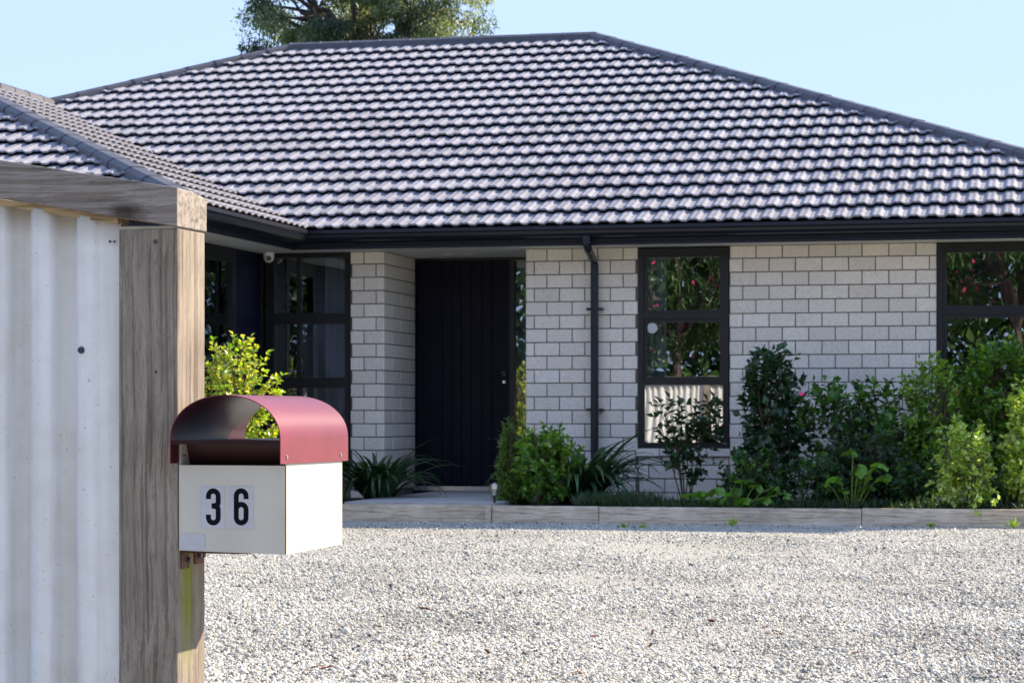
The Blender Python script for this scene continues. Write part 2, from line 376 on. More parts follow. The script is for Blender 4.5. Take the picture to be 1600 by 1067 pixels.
wall.box((UL-D+.8, -LW+.70, 0), (WU-.02, -LW+.8, SOF+.01))       # wing front
wall.box((WU-.12, -LW+.8, 0), (WU-.01, -.95, SOF+.01)); wall.box((WU-.12, -.95, 0), (WU-.01, -.02, .42)); wall.box((WU-.12, -.02, 0), (WU-.01, WV+.16, SOF+.01))
wallo = wall.build('wall', M['mortar'], house)
# bricks
CH, BL, JT = .129, .246, .0095
top = 2.384
def brickmesh(L, H, Dp=.05):
    return MB().box((0, 0, 0), (L, Dp, H))
cache = {}
count = [0]; fardata = []
def brick(u0, u1, z0, z1, v=WV, side=None, extra=False):
    """front brick from u0 to u1; side: 'R' lies in the recess return facing +u (u0,u1 are then v values)"""
    L = round(u1-u0-JT, 4); H = round(z1-z0-JT, 4)
    if L < .02 or H < .02: return
    key = (L, H)
    if key not in cache:
        mb = brickmesh(L, H); me_ = mb.mesh('brick')
        bm = bmesh.new(); bm.from_mesh(me_)
        ed = [e for e in bm.edges if all(vv.co.y < .001 for vv in e.verts)]
        bmesh.ops.bevel(bm, geom=ed, offset=.004, segments=1, affect='EDGES'); bm.to_mesh(me_); bm.free()
        me_.materials.append(M['brick']); cache[key] = me_
    o_ = link('brick', cache[key], None, wallo)
    j = random.uniform(-.0012, .0012)
    if side is None: o_.location = (u0+JT/2, v+j, z0+JT/2)
    elif side == 'R': o_.location = (v+j, u0+JT/2, z0+JT/2); o_.rotation_euler = (0, 0, math.pi/2)
    elif side == 'L': o_.location = (v+j, u1-JT/2, z0+JT/2); o_.rotation_euler = (0, 0, -math.pi/2)
    count[0] += 1
rows = [(top, SOF)] + [(top-CH*(k+1), top-CH*k) for k in range(19)]
def field(u0, u1, phase, zmin=.12, zmax=9):
    for r_, (z0, z1) in enumerate(rows):
        if (z0+z1)/2 < zmin: continue
        z1 = min(z1, zmax)
        if z1-z0 < .03: continue
        ph = phase + (BL/2 if r_ % 2 else 0)
        k = math.floor((u0-ph)/BL); x = ph + k*BL
        while x < u1:
            a, b = max(x, u0), min(x+BL, u1)
            if b-a > .03: brick(a, b, z0, z1)
            x += BL
field(WC[1], RL, -1.641)
field(RR, W1[0], .176)
field(W1[1], W2[0], 2.174, zmin=.62)
def field2(u0, u1, phase, zmin, zmax): field(u0, u1, phase, zmin, zmax)
field2(W1[0], W1[1], .176, .30, WB-.08)
for r_, (z0, z1) in enumerate(rows):   # recess return, facing right
    if z0 < .14: continue
    cuts = [WV, 1.30, RB] if r_ % 2 else [WV, 1.02, 1.60, RB]
    for a, b in zip(cuts[:-1], cuts[1:]): brick(a+.0, b, z0, z1, v=RL-.0, side='R')
# plinth bricks hidden by plants stay one joined part
mbp = MB()
for r_, (z0, z1) in enumerate(rows):
    for (a0, a1, zM, cl_) in ((W1[1], W2[0], .62, 0), (W2[0], W2[1], WB-.004, 1), (W2[1], UE-.72, 9, 0), (W1[0], W1[1], .30, 0), (WC[1], RL, .12, 0), (RR, W1[0], .12, 0)):
        if (z0+z1)/2 >= zM and not cl_: continue
        if cl_ and zM-z0 < .03: continue
        x = 2.174 - 20*BL + (BL/2 if r_ % 2 else 0)
        while x < a1:
            a, b = max(x, a0), min(x+BL, a1)
            if b-a > .03: mbp.box((a+JT/2, WV, z0+JT/2), (b-JT/2, WV+.05, (min(z1, zM) if cl_ else z1)-JT/2))
            x += BL
for r_, (z0, z1) in enumerate(rows):     # front of the wing
    x = WU-.02-34*BL - (BL/2 if r_ % 2 else 0)
    while x < WU-.03:
        b = min(x+BL, WU-.02)
        if b-x > .03: mbp.box((x+JT/2, -LW+.688, z0+JT/2), (b-JT/2, -LW+.74, z1-JT/2))
        x += BL
tag(mbp.build('brick_field', M['brick'], wallo), kind='stuff')
# weatherboards on the wing return beside the corner window
z = .16
while z < SOF-.02:
    z1 = min(z+.19, SOF-.004)
    for (a, b) in ((-.02, WV+.0), (-LW+.72, -.95)):
        MB().add([(WU+.012,a,z),(WU+.012,b,z),(WU+.002,b,z1),(WU+.002,a,z1),(WU-.012,a,z),(WU-.012,b,z),(WU-.012,b,z1),(WU-.012,a,z1)],
             [(0,1,2,3),(4,7,6,5),(0,4,5,1),(3,2,6,7),(0,3,7,4),(1,5,6,2)]).build('weatherboard', M['board'], wallo)
    z = z1
# windows
def window(u0, u1, z0, z1, cuts, sashes, parent=house, dep=WV, fr=.05, mull=(), label=None):
    fm = MB(); v0, v1 = dep-.012, dep+.07
    fm.box((u0, v0, z0), (u0+fr, v1, z1)); fm.box((u1-fr, v0, z0), (u1, v1, z1))
    fm.box((u0+fr, v0+.001, z1-fr), (u1-fr, v1, z1)); fm.box((u0+fr, v0+.001, z0), (u1-fr, v1, z0+fr))
    zs = [z0+fr]
    for (a, b) in cuts: fm.box((u0+fr, v0+.002, a), (u1-fr, v1, b)); zs += [a, b]
    zs.append(z1-fr)
    for mu in mull: fm.box((mu-.02, v0+.003, z0+fr), (mu+.02, v1, z1-fr))
    wo = fm.build('window', M['alu'], parent)
    if label: wo['label'] = label
    cells = [u0+fr] + [x for mu in mull for x in (mu-.02, mu+.02)] + [u1-fr]
    for i in range(0, len(zs), 2):
        a, b = zs[i], zs[i+1]
        for j in range(0, len(cells), 2):
            c0, c1 = cells[j], cells[j+1]
            s = .034 if sashes[i//2] else .006
            if sashes[i//2]:
                q = MB(); y0, y1 = dep+.006, dep+.05
                q.box((c0, y0, a), (c0+s, y1, b)); q.box((c1-s, y0, a), (c1, y1, b)); q.box((c0+s, y0+.001, a), (c1-s, y1, a+s)); q.box((c0+s, y0+.001, b-s), (c1-s, y1, b))
                q.build('sash', M['alu'], wo)
            MB().box((c0+s-.003, dep+.026, a+s-.003), (c1-s+.003, dep+.032, b-s+.003)).build('pane', M['glass'], wo)
    return wo
wz = lambda py: ZZ(py, 1.5, WV)
wA = window(W1[0]+.004, W1[1]-.004, WB, wz(388), [(wz(601), wz(594)), (wz(498), wz(490))], [False, True, True])
for i in range(4):
    L = (W1[1]-W1[0]+.03)/4; MB().box((W1[0]-.015+i*L+.004, WV-.035, WB-.075), (W1[0]-.015+(i+1)*L-.004, WV+.04, WB-.004)).build('sill_brick', M['brick'], wA, bevel=.003)
w2z = lambda py: ZZ(py, 4.2, WV)
wB = window(W2[0]+.004, W2[1], WB, w2z(380), [(w2z(491), w2z(483))], [True, True], mull=(W2[0]+.9,))
wC = window(WC[0], WC[1]-.004, .42, SOF-.004, [(ZZ(606,-2.1,WV), ZZ(590,-2.1,WV)), (ZZ(506,-2.1,WV), ZZ(489,-2.1,WV))], [False, False, False], fr=.045, mull=(U(426), U(467)-.0))
# pale sticker on the tall window
MB().tube([(U(1018.5), WV+.020, wz(512)), (U(1018.5), WV+.0245, wz(512))], .05, 18).build('sticker', M['sticker'], wA)
# wing side window
q = MB(); a, b = -.95, -.02
ux = WU+.012
q.box((WU-.07, a, .42), (ux, a+.05, SOF-.004)); q.box((WU-.07, b-.10, .42), (ux, b, SOF-.004)); q.box((WU-.07, a+.05, .42), (ux-.001, b-.10, .47)); q.box((WU-.07, a+.05, SOF-.14), (ux-.001, b-.10, SOF-.004))
wD = q.build('window', M['alu'], house)
MB().box((WU-.03, a+.047, .467), (WU-.022, b-.097, SOF-.137)).build('pane', M['glass'], wD)
# rooms behind the glass
q = MB(); q.box((WU-3.2, -LW+.9, .13), (WU-.13, WV+.17, .15)); q.box((WU-3.2, WV+.171, .13), (RL-.17, 5.2, .15)); q.box((RR+.17, WV+.171, .13), (UE-.85, 5.2, .15)); q.box((WU-.3, 5.2, .13), (UE-.85, 5.3, SOF+.1)); q.box((WU-3.3, -LW+.9, .13), (WU-3.2, 5.3, SOF+.1))
q.box((U(1464)-.35, WV+.17, .15), (U(1464)-.25, 5.2, SOF)); q.box((-.5+.9, 2.1, .15), (.5, 5.2, SOF)); q.box((-1.5, 2.0, .15), (-1.4, 5.2, SOF))
q.box((WU-3.2, -LW+.9, SOF+.012), (WU-.13, WV+.17, SOF+.03)); q.box((WU-3.2, WV+.171, SOF+.012), (RL-.17, 5.2, SOF+.03)); q.box((RR+.2, WV+.2, SOF+.012), (UE-.85, 5.2, SOF+.03))
q.build('interior_wall', M['room'], house)
dr_s0, dr_s1 = U(800, RB), RR-.01
def curtain(u0, u1, v, z0, z1, amp=.025, along='u'):
    n = 26; vs = []; fs = []
    for i in range(n+1):
        t_ = i/n; a_ = u0+(u1-u0)*t_; d_ = amp*math.sin(t_*(abs(u1-u0)/.07)*6.28/1.0)
        for z_ in (z0, z1): vs.append((a_, v+d_, z_) if along == 'u' else (v+d_, a_, z_))
    for i in range(n): fs.append((2*i, 2*i+2, 2*i+3, 2*i+1))
    return MB().add(vs, fs).build('curtain', M['curtain'], house, smooth=True)
curtain(U(1008, .95), U(1042, .95), .95, .3, SOF-.02)
curtain(dr_s0, dr_s1, RB+.12, .3, SOF-.02, amp=.008)  # pale sheet added behind the sidelight, stands in for its bright reflection
curtain(U(508, .98), U(540, .98), .98, .3, SOF-.02)
curtain(-.85, V(331, WU-.2)+.55, WU-.22, .3, SOF-.02, along='v')
MB().box((U(466, 1.2), 1.2, .15), (U(497, 1.2), 1.5, 1.87)).build('cabinet', M['curtain'], house, bevel=.01)
# porch: door, sidelight, threshold, ceiling lights
DZ0, DZ1 = ZZ(759, -.6, RB), SOF-.004
dl, dr, sr = U(651, RB), U(803, RB), RR
fr = MB(); fr.box((RL+.001, RB-.05, DZ0-.02), (dl+.004, RB+.10, DZ1)); fr.box((dr-.035, RB-.05, DZ0-.02), (dr+.012, RB+.1, DZ1)); fr.box((dl+.004, RB-.049, DZ1-.025), (dr-.035, RB+.1, DZ1))
fr.box((dr+.012, RB-.049, DZ1-.03), (sr+.01, RB+.1, DZ1)); fr.box((dr+.012, RB-.049, DZ0-.02), (sr+.01, RB+.1, DZ0+.05)); fr.box((sr-.004, RB-.05, DZ0+.05), (sr+.06, RB+.1, DZ1-.03))
fro = fr.build('door_frame', M['alu'], house)
MB().box((dr+.01, RB+.0, DZ0+.048), (sr-.002, RB+.006, DZ1-.028)).build('sidelight_pane', M['glass'], fro)
dr -= .035
door = MB().box((dl+.004, RB+.012, DZ0+.005), (dr, RB+.05, DZ1-.026)).build('door', M['door'], house)
gx = [dl+.004] + [U(p, RB) for p in (691, 706, 721, 737, 753, 769)] + [dr]
for a, b in zip(gx[:-1], gx[1:]): MB().box((a+.004, RB-.004, DZ0+.006), (b-.004, RB+.014, DZ1-.028)).build('plank', M['door'], door, bevel=.003)
hz = ZZ(585, -.1, RB); hx = U(787, RB)
q = MB(); q.tube([(hx, RB-.004, hz+.01), (hx, RB-.05, hz+.01)], .012, 10); q.tube([(hx+.005, RB-.05, hz+.01), (hx-.10, RB-.05, hz+.01)], .010, 10); q.tube([(hx, RB-.014, hz+.01), (hx, RB-.003, hz+.01)], .026, 14)
q.build('handle', M['black'], door, smooth=False)
MB().tube([(hx+.01, RB-.03, hz-.075), (hx+.01, RB-.003, hz-.075)], .016, 12).build('lock', M['steel'], door)
MB().box((RL+.002, RB-.12, DZ0-.045), (RR-.002, RB-.051, DZ0-.002)).build('threshold', M['steel'], house)
MB().box((RL+.002, RB-.115, .12), (RR-.002, RB+.1, DZ0-.046)).build('step_riser', M['fascia'], house)
MB().box((RL-.02, WV+.03, SOF+.001), (RR+.02, RB+.1, SOF+.02)).build('porch_ceiling', M['soffit'], house)
for px in (700, 732): MB().tube([(U(px, 1.25), 1.25, SOF-.006), (U(px, 1.25), 1.25, SOF+.0)], .045, 18).build('downlight', M['white'], house)
# downpipe
du = U(929, .62)
q = MB(); dt = U(915.5, .035); q.tube([(dt, .035, E-.09), (dt, .035, E-.155), (dt+.01, .08, E-.195), (du-.004, .56, E-.265), (du, .62, E-.31), (du, .62, .05)], .038, 12)
dp = q.build('downpipe', M['gutter'], house, smooth=False)
MB().tube([(dt, .035, E-.08), (dt, .035, E-.15)], .046, 12).build('outlet', M['gutter'], dp)
for py in (483, 640): MB().box((du-.075, .60, ZZ(py, .6, .62)-.012), (du+.075, .70, ZZ(py, .6, .62)+.012)).build('pipe_strap', M['gutter'], dp)

# ---- roof
roof = MB()
def Zr(t_): return E + t_*T
RZ = Zr(D); WZ = Zr(WT); wl = UL-D
ub = -.03
P = [(UC,0,E),(UE,0,E),(UR,D,RZ),(UL,D,RZ),(UC-WT,WT,WZ),(UE,2*D,E),(wl,2*D,E),(wl,-LW,E),(UC,-LW,E),(UC-WT,-LW+WT,WZ)]
roof.add([(x, y, z_+ub) for x, y, z_ in P], [(0,1,2,3,4),(1,5,2),(5,6,3,2),(6,7,9,4,3),(7,8,9),(8,0,4,9)])
roofo = link('roof', roof.mesh('roof'), M['under'], house)
GA, WV_ = .397, .165
prof = [(0,0),(.05,.004),(.20,.024),(.27,.026),(.40,.0215),(.53,.026),(.60,.024),(.76,.003),(.86,.0),(.89,.004),(.93,.0)]
def tilemesh():
    xs_ = [(k+a_)*WV_ for k in (0, 1) for a_, _ in prof] + [2*WV_]
    hs_ = [h_*.74 for k in (0, 1) for _, h_ in prof] + [0]
    nose = .049; n = len(xs_); vs = []
    for b_, lift in ((-.022, nose), (-.014, nose+.003), (GA+.02, .004)):
        for x_, h_ in zip(xs_, hs_): vs.append((x_, b_, h_+lift))
    for x_, h_ in zip(xs_, hs_): vs.append((x_, -.021, h_+nose-.013))
    for x_, h_ in zip(xs_, hs_): vs.append((x_, .075, h_+nose-.020))
    fs = []
    for r0 in (0, 1):
        for i in range(n-1): fs.append((r0*n+i, r0*n+i+1, (r0+1)*n+i+1, (r0+1)*n+i))
    for i in range(n-1): fs += [(3*n+i, 3*n+i+1, i+1, i), (4*n+i, 4*n+i+1, 3*n+i+1, 3*n+i)]
    me_ = bpy.data.meshes.new('roof_tile'); me_.from_pydata(vs, [], fs); me_.materials.append(M['tile']); return me_
tmesh = tilemesh()
def frame(o_, a_, b_):   # object matrix from origin, along-eave axis, up-slope axis
    a_ = Vector(a_).normalized(); b_ = Vector(b_).normalized(); n_ = a_.cross(b_)
    m_ = Matrix((a_, b_, n_)).transposed().to_4x4(); m_.translation = o_; return m_
cp, sp_ = math.cos(PIT), math.sin(PIT)
def tiles(org, a_, b_, planes, amin, amax, nrow, keep=None):
    """yield (matrix, cut?) for tiles on a slope; planes are (point, normal) with normal pointing outwards (uv only)"""
    res = []
    for r_ in range(nrow):
        for k in range(int(amin/(2*WV_))-1, int(amax/(2*WV_))+2):
            o_ = Vector(org)+Vector(a_)*(k*2*WV_)+Vector(b_)*(r_*GA)
            cs = [o_+Vector(a_)*x_+Vector(b_)*y_ for x_ in (0, 2*WV_) for y_ in (-.02, GA)]
            st = 0
            for p_, n_ in planes:
                d_ = [(c_-Vector(p_)).dot(Vector(n_)) for c_ in cs]
                if min(d_) > 0: st = 2; break
                if max(d_) > 0: st = 1
            if st < 2: res.append((frame(o_, a_, b_), st, r_, k))
    return res
s2 = 1/math.sqrt(2)
hipR = ((UE,0,0), (s2, s2, 0)); hipL = ((UL,D,0), (-s2, s2, 0)); val = ((UC,0,0), (-s2,-s2,0)); rdg = ((0,D,0), (0,1,0))
def clip_mesh(mat_, planes):
    bm = bmesh.new(); bm.from_mesh(tmesh); bmesh.ops.transform(bm, matrix=mat_, verts=bm.verts)
    for p_, n_ in planes:
        bmesh.ops.bisect_plane(bm, geom=bm.verts[:]+bm.edges[:]+bm.faces[:], plane_co=p_, plane_no=n_, clear_outer=True)
    return bm
fp = [hipR, hipL, val, rdg]
nr = int(D/cp/GA)+1
tl = tiles((UC-WT*0, 0, E), (1,0,0), (0, cp, sp_), fp, -5.5, 9, nr)
tl.sort(key=lambda q_: (q_[2], abs(q_[3]-8)))
bmj = bmesh.new(); ni = 0
def join(bm, into):
    me_ = bpy.data.meshes.new('tmp'); bm.to_mesh(me_); into.from_mesh(me_); bpy.data.meshes.remove(me_)
for mt, st, r_, k in tl:
    px = HW(*mt.translation.xy); vis = px.x/px.y < .2126+.02
    if ni < 300 and vis:
        if st == 0:
            o_ = link('roof_tile', tmesh, None, roofo); o_.matrix_local = mt @ Matrix.Translation((0, 0, random.uniform(-.0015, .0015))) @ Matrix.Rotation(random.gauss(0, .0016), 4, 'X')
        else:
            bm = clip_mesh(mt, fp)
            if len(bm.faces) == 0: bm.free(); continue
            bmesh.ops.transform(bm, matrix=mt.inverted(), verts=bm.verts)
            me_ = bpy.data.meshes.new('roof_tile'); bm.to_mesh(me_); bm.free(); o_ = link('roof_tile', me_, M['tile'], roofo); o_.matrix_local = mt
        ni += 1
    else:
        bm = clip_mesh(mt @ Matrix.Rotation(random.gauss(0, .0016), 4, 'X'), fp if st else []); join(bm, bmj); bm.free()
# wing: right slope, front slope; main right slope
wr = [((UC,0,0), (s2,s2,0)), ((UC,-LW,0), (-s2,-s2,0)), ((UC-WT,0,0), (-1,0,0))]
for mt, st, r_, k in tiles((UC, -LW-.2, E), (0,1,0), (-cp,0,sp_), wr, -.3, 8.2, int(WT/cp/GA)+1):
    bm = clip_mesh(mt, wr if st else []); join(bm, bmj); bm.free()
wf = [((UC,-LW,0), (s2,s2,0)), ((UC-WT,-LW+WT,0), (0,1,0)), ((wl,-LW,0), (-s2,s2,0))]
for mt, st, r_, k in tiles((wl, -LW, E), (1,0,0), (0,cp,sp_), wf, 0, 10, int(WT/cp/GA)+1):
    bm = clip_mesh(mt, wf if st else []); join(bm, bmj); bm.free()
me = bpy.data.meshes.new('roof_tile_field'); bmj.to_mesh(me); bmj.free()
tag(link('roof_tile_field', me, M['tile'], roofo), kind='stuff')
# ridge and hip cappings: angular half-round pieces that overlap
def capmesh():
    L = .42; hw = .135; vs = []; sec = [(-hw,-.110),(-.112,.008),(-.060,.040),(.060,.040),(.112,.008),(hw,-.110)]
    n = len(sec)
    for x_, s_ in ((-.0,1.05),(.028,1.05),(.029,1.01),(L,.96)):
        for a_, b_ in sec: vs.append((x_, a_*s_, b_*s_+.0))
    for a_, b_ in sec: vs.append((0, a_*.93, b_*.93-.016))
    fs = [(r0*n+i, r0*n+i+1, (r0+1)*n+i+1, (r0+1)*n+i) for r0 in range(3) for i in range(n-1)] + [(4*n+i, 4*n+i+1, i+1, i) for i in range(n-1)]
    me_ = bpy.data.meshes.new('ridge_tile'); me_.from_pydata(vs, [], fs); me_.materials.append(M['ridge']); return me_
cm = capmesh()
def caps(p0, p1, lift=.045):
    p0, p1 = Vector(p0), Vector(p1); d_ = p1-p0; L = d_.length; n = max(1, round(L/.38)); d_.normalize()
    side = Vector((0,0,1)).cross(d_).normalized(); up = d_.cross(side)
    for i in range(n):
        o_ = link('ridge_tile', cm, None, roofo); c_ = p0+d_*(i*L/n)+up*(lift+random.uniform(-.002,.002))
        m_ = Matrix((d_, side, up)).transposed().to_4x4(); m_.translation = c_; o_.matrix_local = m_ @ Matrix.Rotation(random.gauss(0,.006), 4, 'Z')
caps((UE,0,E), (UR,D,RZ)); caps((UL,D,RZ), (UR,D,RZ)); caps((UC-WT,WT,WZ), (UL,D,RZ))
caps((UC,-LW,E), (UC-WT,-LW+WT,WZ)); caps((UC-WT,-LW+WT,WZ), (UC-WT,WT,WZ)); 

# ------------------------------------------------------------------ porch slab, edging, garden soil
FV = -1.62
sl0, sl1 = U(537, FV), U(770, FV)
q = MB().box((sl0, FV+.02, .0), (sl1, RB-.115, .163))
o = q.build('porch_slab', M['concrete'], None); o.location = HW(0,0); o.rotation_euler.z = -TH; tag(o, kind='structure')
q = MB().box((sl0-1.15, FV+.0, -.02), (sl0-.004, WV+.01, .12)); q.box((sl1+.004, FV+.0, -.02), (UE+.5, WV+.01, .12)); q.box((sl0-3.0, -4.6, -.02), (sl0-1.15, -2.36, .10)); q.box((sl0-3.,FV-.75,-.02),(sl0-1.151,FV,.118))
o = q.build('garden_soil', M['soil'], None); o.location = HW(0,0); o.rotation_euler.z = -TH; tag(o, kind='structure')
edg = empty('timber_edging', HW(0, 0), -TH); tag(edg, 'low weathered timber sleepers edging the porch and garden bed beside the gravel', 'garden edging')
cuts = [sl0-.62, sl0+.0, sl1-.002, U(937, FV), U(1347, FV), U(1347, FV)+2.0]
for i, (a, b) in enumerate(zip(cuts[:-1], cuts[1:])):
    v0 = FV-.045 - (.012 if i == 1 else 0)
    o = MB().box((0, 0, 0), (b-a-.006, .045, .150 + random.uniform(-.004, .004))).build('sleeper', M['sleeper'], edg, bevel=.005); o.location = (a+.003, v0, -.004)
    o.rotation_euler.z = random.gauss(0, .0015)
for a, b in ((-4.7, -3.2), (-3.2, FV-.06)):
    MB().box((sl0-.62-.05, a+.003, -.004), (sl0-.62-.005, b-.003, .14)).build('sleeper', M['sleeper'], edg, bevel=.005)
MB().box((sl1-.05, FV-.075, 0), (sl1+.0, FV-.058, .14)).build('peg', M['sleeper'], edg)

# ------------------------------------------------------------------ security camera, solar light
cv = WV - .09; cu_ = U(420, cv)
sc_ = empty('security_camera', HW(cu_, cv, SOF), -TH); tag(sc_, 'small white dome security camera under the eave above the corner window', 'security camera')
q = MB(); q.tube([(0,0,0),(0,0,-.045)], .054, 20); q.dome((0,0,-.045), .054, .055, 20, 5, down=True); q.build('housing', M['white'], sc_, smooth=False)
q = MB(); q.tube([(.012,-.03,-.055),(.02,-.062,-.062)], .024, 14); q.build('lens', M['black'], sc_)
lu = U(772.5, FV+.10)
sg = empty('solar_light', HW(lu, FV+.10, .12), -TH); tag(sg, 'small steel stake light at the corner of the porch slab', 'garden light')
MB().tube([(0,0,-.02),(0,0,.11)], .011, 8).build('stake', M['black'], sg)
MB().tube([(0,0,.11),(0,0,.155),(0,0,.16),(0,0,.19)], [.020,.026,.034,.034], 14).build('lamp_head', M['steel'], sg)
MB().tube([(0,0,.19),(0,0,.197),(0,0,.215)], [.040,.040,.008], 14).build('lamp_cap', M['steel'], sg)

# ------------------------------------------------------------------ foliage
def unit(a): return a/np.maximum(np.linalg.norm(a, axis=-1, keepdims=True), 1e-9)
def leaves(Pc, Dd, Nn, L, Wd, col, fold=.18):
    n = len(Pc); Dd = unit(Dd); S = unit(np.cross(Dd, Nn)); Up = np.cross(S, Dd)
    L = L[:,None]; Wd = Wd[:,None]
    b = Pc; m = Pc+Dd*L*.5-Up*Wd*fold; l = Pc+Dd*L*.45-S*Wd*.5+Up*Wd*fold; r = Pc+Dd*L*.45+S*Wd*.5+Up*Wd*fold; t = Pc+Dd*L-Up*L*.12
    Vv = np.stack([b, l, m, r, t], 1).reshape(-1, 3)
    tri = np.array([(0,2,1),(0,3,2),(1,2,4),(2,3,4)])
    return Vv, ((np.arange(n)*5)[:,None,None]+tri[None]).reshape(-1, 3), np.repeat(col, 5, 0)
def colmix(n, cols, jit=.2):
    cols = np.array(cols); i = rng.integers(0, len(cols), n); c = cols[i]*rng.uniform(1-jit, 1+jit, (n, 1)); return c
def rigid_tubes(segs, n=4):
    vs = []; fs = []; k0 = 0
    m_ = MB()
    for pts, r0, r1 in segs: m_.tube(pts, list(np.linspace(r0, r1, len(pts))), n, cap=False)
    return m_
def shrub(name, label, cat, u, v, zb, h, ru, rv, cols, leaf=(.05, .028), ntwig=120, per=12, mat='leaf', nst=7, spread=.5, stemmat='stem', droop=0., form='dome', twl=.22, tips=None, stem_r=.008, group=None, flower=None, base=.1, topcol=None):
    root = empty(name, HW(u, v, zb), -TH); tag(root, label, cat, group)
    segs = []; st = []
    for i in range(nst):
        a_ = rng.uniform(0, 6.28); rr = rng.uniform(.15, .75); 
        e_ = np.array([math.cos(a_)*rr*ru, math.sin(a_)*rr*rv, h*rng.uniform(.6, .97)])
        m_ = e_*np.array([.45, .45, .5])+rng.normal(0, .02, 3)
        pts = [np.array([math.cos(a_)*.03, math.sin(a_)*.03, -.02]), m_, e_]; st.append(pts); segs.append((pts, stem_r, stem_r*.35))
    # twig tips fill an uneven crown
    tw = []
    lob = [(rng.uniform(0, 6.28), rng.uniform(.2, .9), rng.uniform(.75, 1.1)) for _ in range(5)]
    tries = 0
    while len(tw) < ntwig and tries < ntwig*40:
        tries += 1
        p_ = rng.uniform(-1, 1, 3); p_[2] = rng.uniform(base, 1)
        rr = math.hypot(p_[0], p_[1]); an = math.atan2(p_[1], p_[0])
        if form == 'dome': lim = math.sqrt(max(0, 1-((p_[2]-.42)/.62)**2))
        elif form == 'cone': lim = (1-p_[2])*.95+.12
        elif form == 'vase': lim = .35+.65*p_[2]
        else: lim = 1-.5*abs(p_[2]-.5)
        lim *= 1+.22*math.sin(3*an+lob[0][0]+p_[2]*4)+.12*math.sin(7*an+lob[1][0])
        if rr > lim or (rr < lim*.35 and rng.random() < .5): continue
        tw.append(p_*np.array([ru, rv, h]))
    Ps = []; Ds = []; Ns = []; hh = []
    for p_ in tw:
        s_ = st[rng.integers(len(st))]; k_ = rng.uniform(.3, 1); q_ = s_[1]*(1-k_)+s_[2]*k_ if k_ > .0 else s_[1]
        d_ = p_-q_*np.array([1, 1, .9]); d_ = d_/max(1e-6, np.linalg.norm(d_)); d_ = d_*.7+np.array([0, 0, spread])+rng.normal(0, .2, 3); d_ /= np.linalg.norm(d_)
        L = twl*rng.uniform(.6, 1.3); b_ = p_-d_*L
        segs.append(([b_, p_], stem_r*.3, stem_r*.15))
        if rng.random() < .25: segs.append(([q_, b_], stem_r*.45, stem_r*.3))
        for j in range(per):
            t_ = rng.uniform(.05, 1.05); c_ = b_+d_*L*t_
            a_ = j*2.4+rng.normal(0, .3); x_ = np.cross(d_, [0, 0, 1.]); x_ /= np.linalg.norm(x_)+1e-6; y_ = np.cross(d_, x_)
            o_ = x_*math.cos(a_)+y_*math.sin(a_)
            Ps.append(c_); Ds.append(o_*.9+d_*(.55 if t_ < .95 else 1.4)-np.array([0, 0, droop])); Ns.append(d_*.8+np.array([0, 0, .5])+rng.normal(0, .35, 3)); hh.append(p_[2]/h)
    n = len(Ps); Ps, Ds, Ns = np.array(Ps), np.array(Ds), np.array(Ns); hh = np.array(hh)
    cc_ = colmix(n, cols)
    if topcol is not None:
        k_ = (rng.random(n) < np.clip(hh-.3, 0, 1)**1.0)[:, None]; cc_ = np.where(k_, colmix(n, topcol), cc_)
    L = rng.uniform(.7, 1.25, n)*leaf[0]; Wd = L*leaf[1]/leaf[0]*rng.uniform(.85, 1.15, n)
    Vv, Fc_, cv_ = leaves(Ps, Ds, Ns, L, Wd, cc_)
    rigid_tubes(segs).build('stem', M[stemmat], root)
    tag(link('foliage', npmesh('foliage', Vv, Fc_, cv_), M[mat], root), kind='stuff')
    if flower:
        for (fx, fz, fr_, fm) in flower:
            m_ = MB()
            for k_ in range(9):
                a_ = k_*2.4; r_ = fr_*(.25+.6*(k_/9)); m_.dome((fx+r_*math.cos(a_)*.8, -rv*.9+r_*math.sin(a_)*.3, fz+r_*math.sin(a_)*.6), fr_*.45, fr_*.35, 6, 2)
            m_.build('flower', M[fm], root, smooth=True)
    return root
DK = [(.028,.078,.034),(.038,.10,.04),(.020,.052,.028)]
MID = [(.075,.20,.03),(.10,.25,.04),(.055,.15,.035)]
LIT = [(.19,.36,.04),(.26,.42,.05),(.14,.28,.04)]
YEL = [(.50,.50,.07),(.36,.42,.05),(.58,.54,.18)]
def sh(name, label, px, v, ytop, ybot, halfpx, cols, zb=.12, **kw):
    u = U(px, v); h = ZZ(ytop, u, v)-zb; ru = halfpx/F*(Z0-u*su+v*cu)
    return shrub(name, label, 'shrub', u, v, zb, h, ru, kw.pop('rv', ru*.8), cols, **kw)
# the sunlit shrub beyond the letterbox
sh('shrub', 'sunlit yellow green shrub growing behind the fence post and letterbox', 368, -3.3, 520, 800, 66, YEL+YEL+LIT, zb=.10, leaf=(.045,.03), ntwig=420, per=13, mat='gloss', form='dome', twl=.16, rv=.45, flower=[(-.18, 1.0, .04, 'redflower')])
sh('shrub', 'feathery light green shrub on the left of the doorside planting', 797, -.85, 640, 790, 32, [(.15,.26,.07),(.20,.30,.08)], leaf=(.05,.014), ntwig=230, per=20, form='cone', spread=1.2, twl=.2, rv=.2)
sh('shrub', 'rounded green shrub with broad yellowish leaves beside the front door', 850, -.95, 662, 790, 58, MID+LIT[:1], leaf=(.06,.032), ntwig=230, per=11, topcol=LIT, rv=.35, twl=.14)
sh('shrub', 'sparse dark shrub of thin upright stems before the tall narrow window', 1072, -.35, 622, 790, 66, DK+[(.04,.09,.035)], leaf=(.085,.055), ntwig=62, per=6, mat='gloss', form='vase', nst=11, stem_r=.007, twl=.22, rv=.2, base=.15)
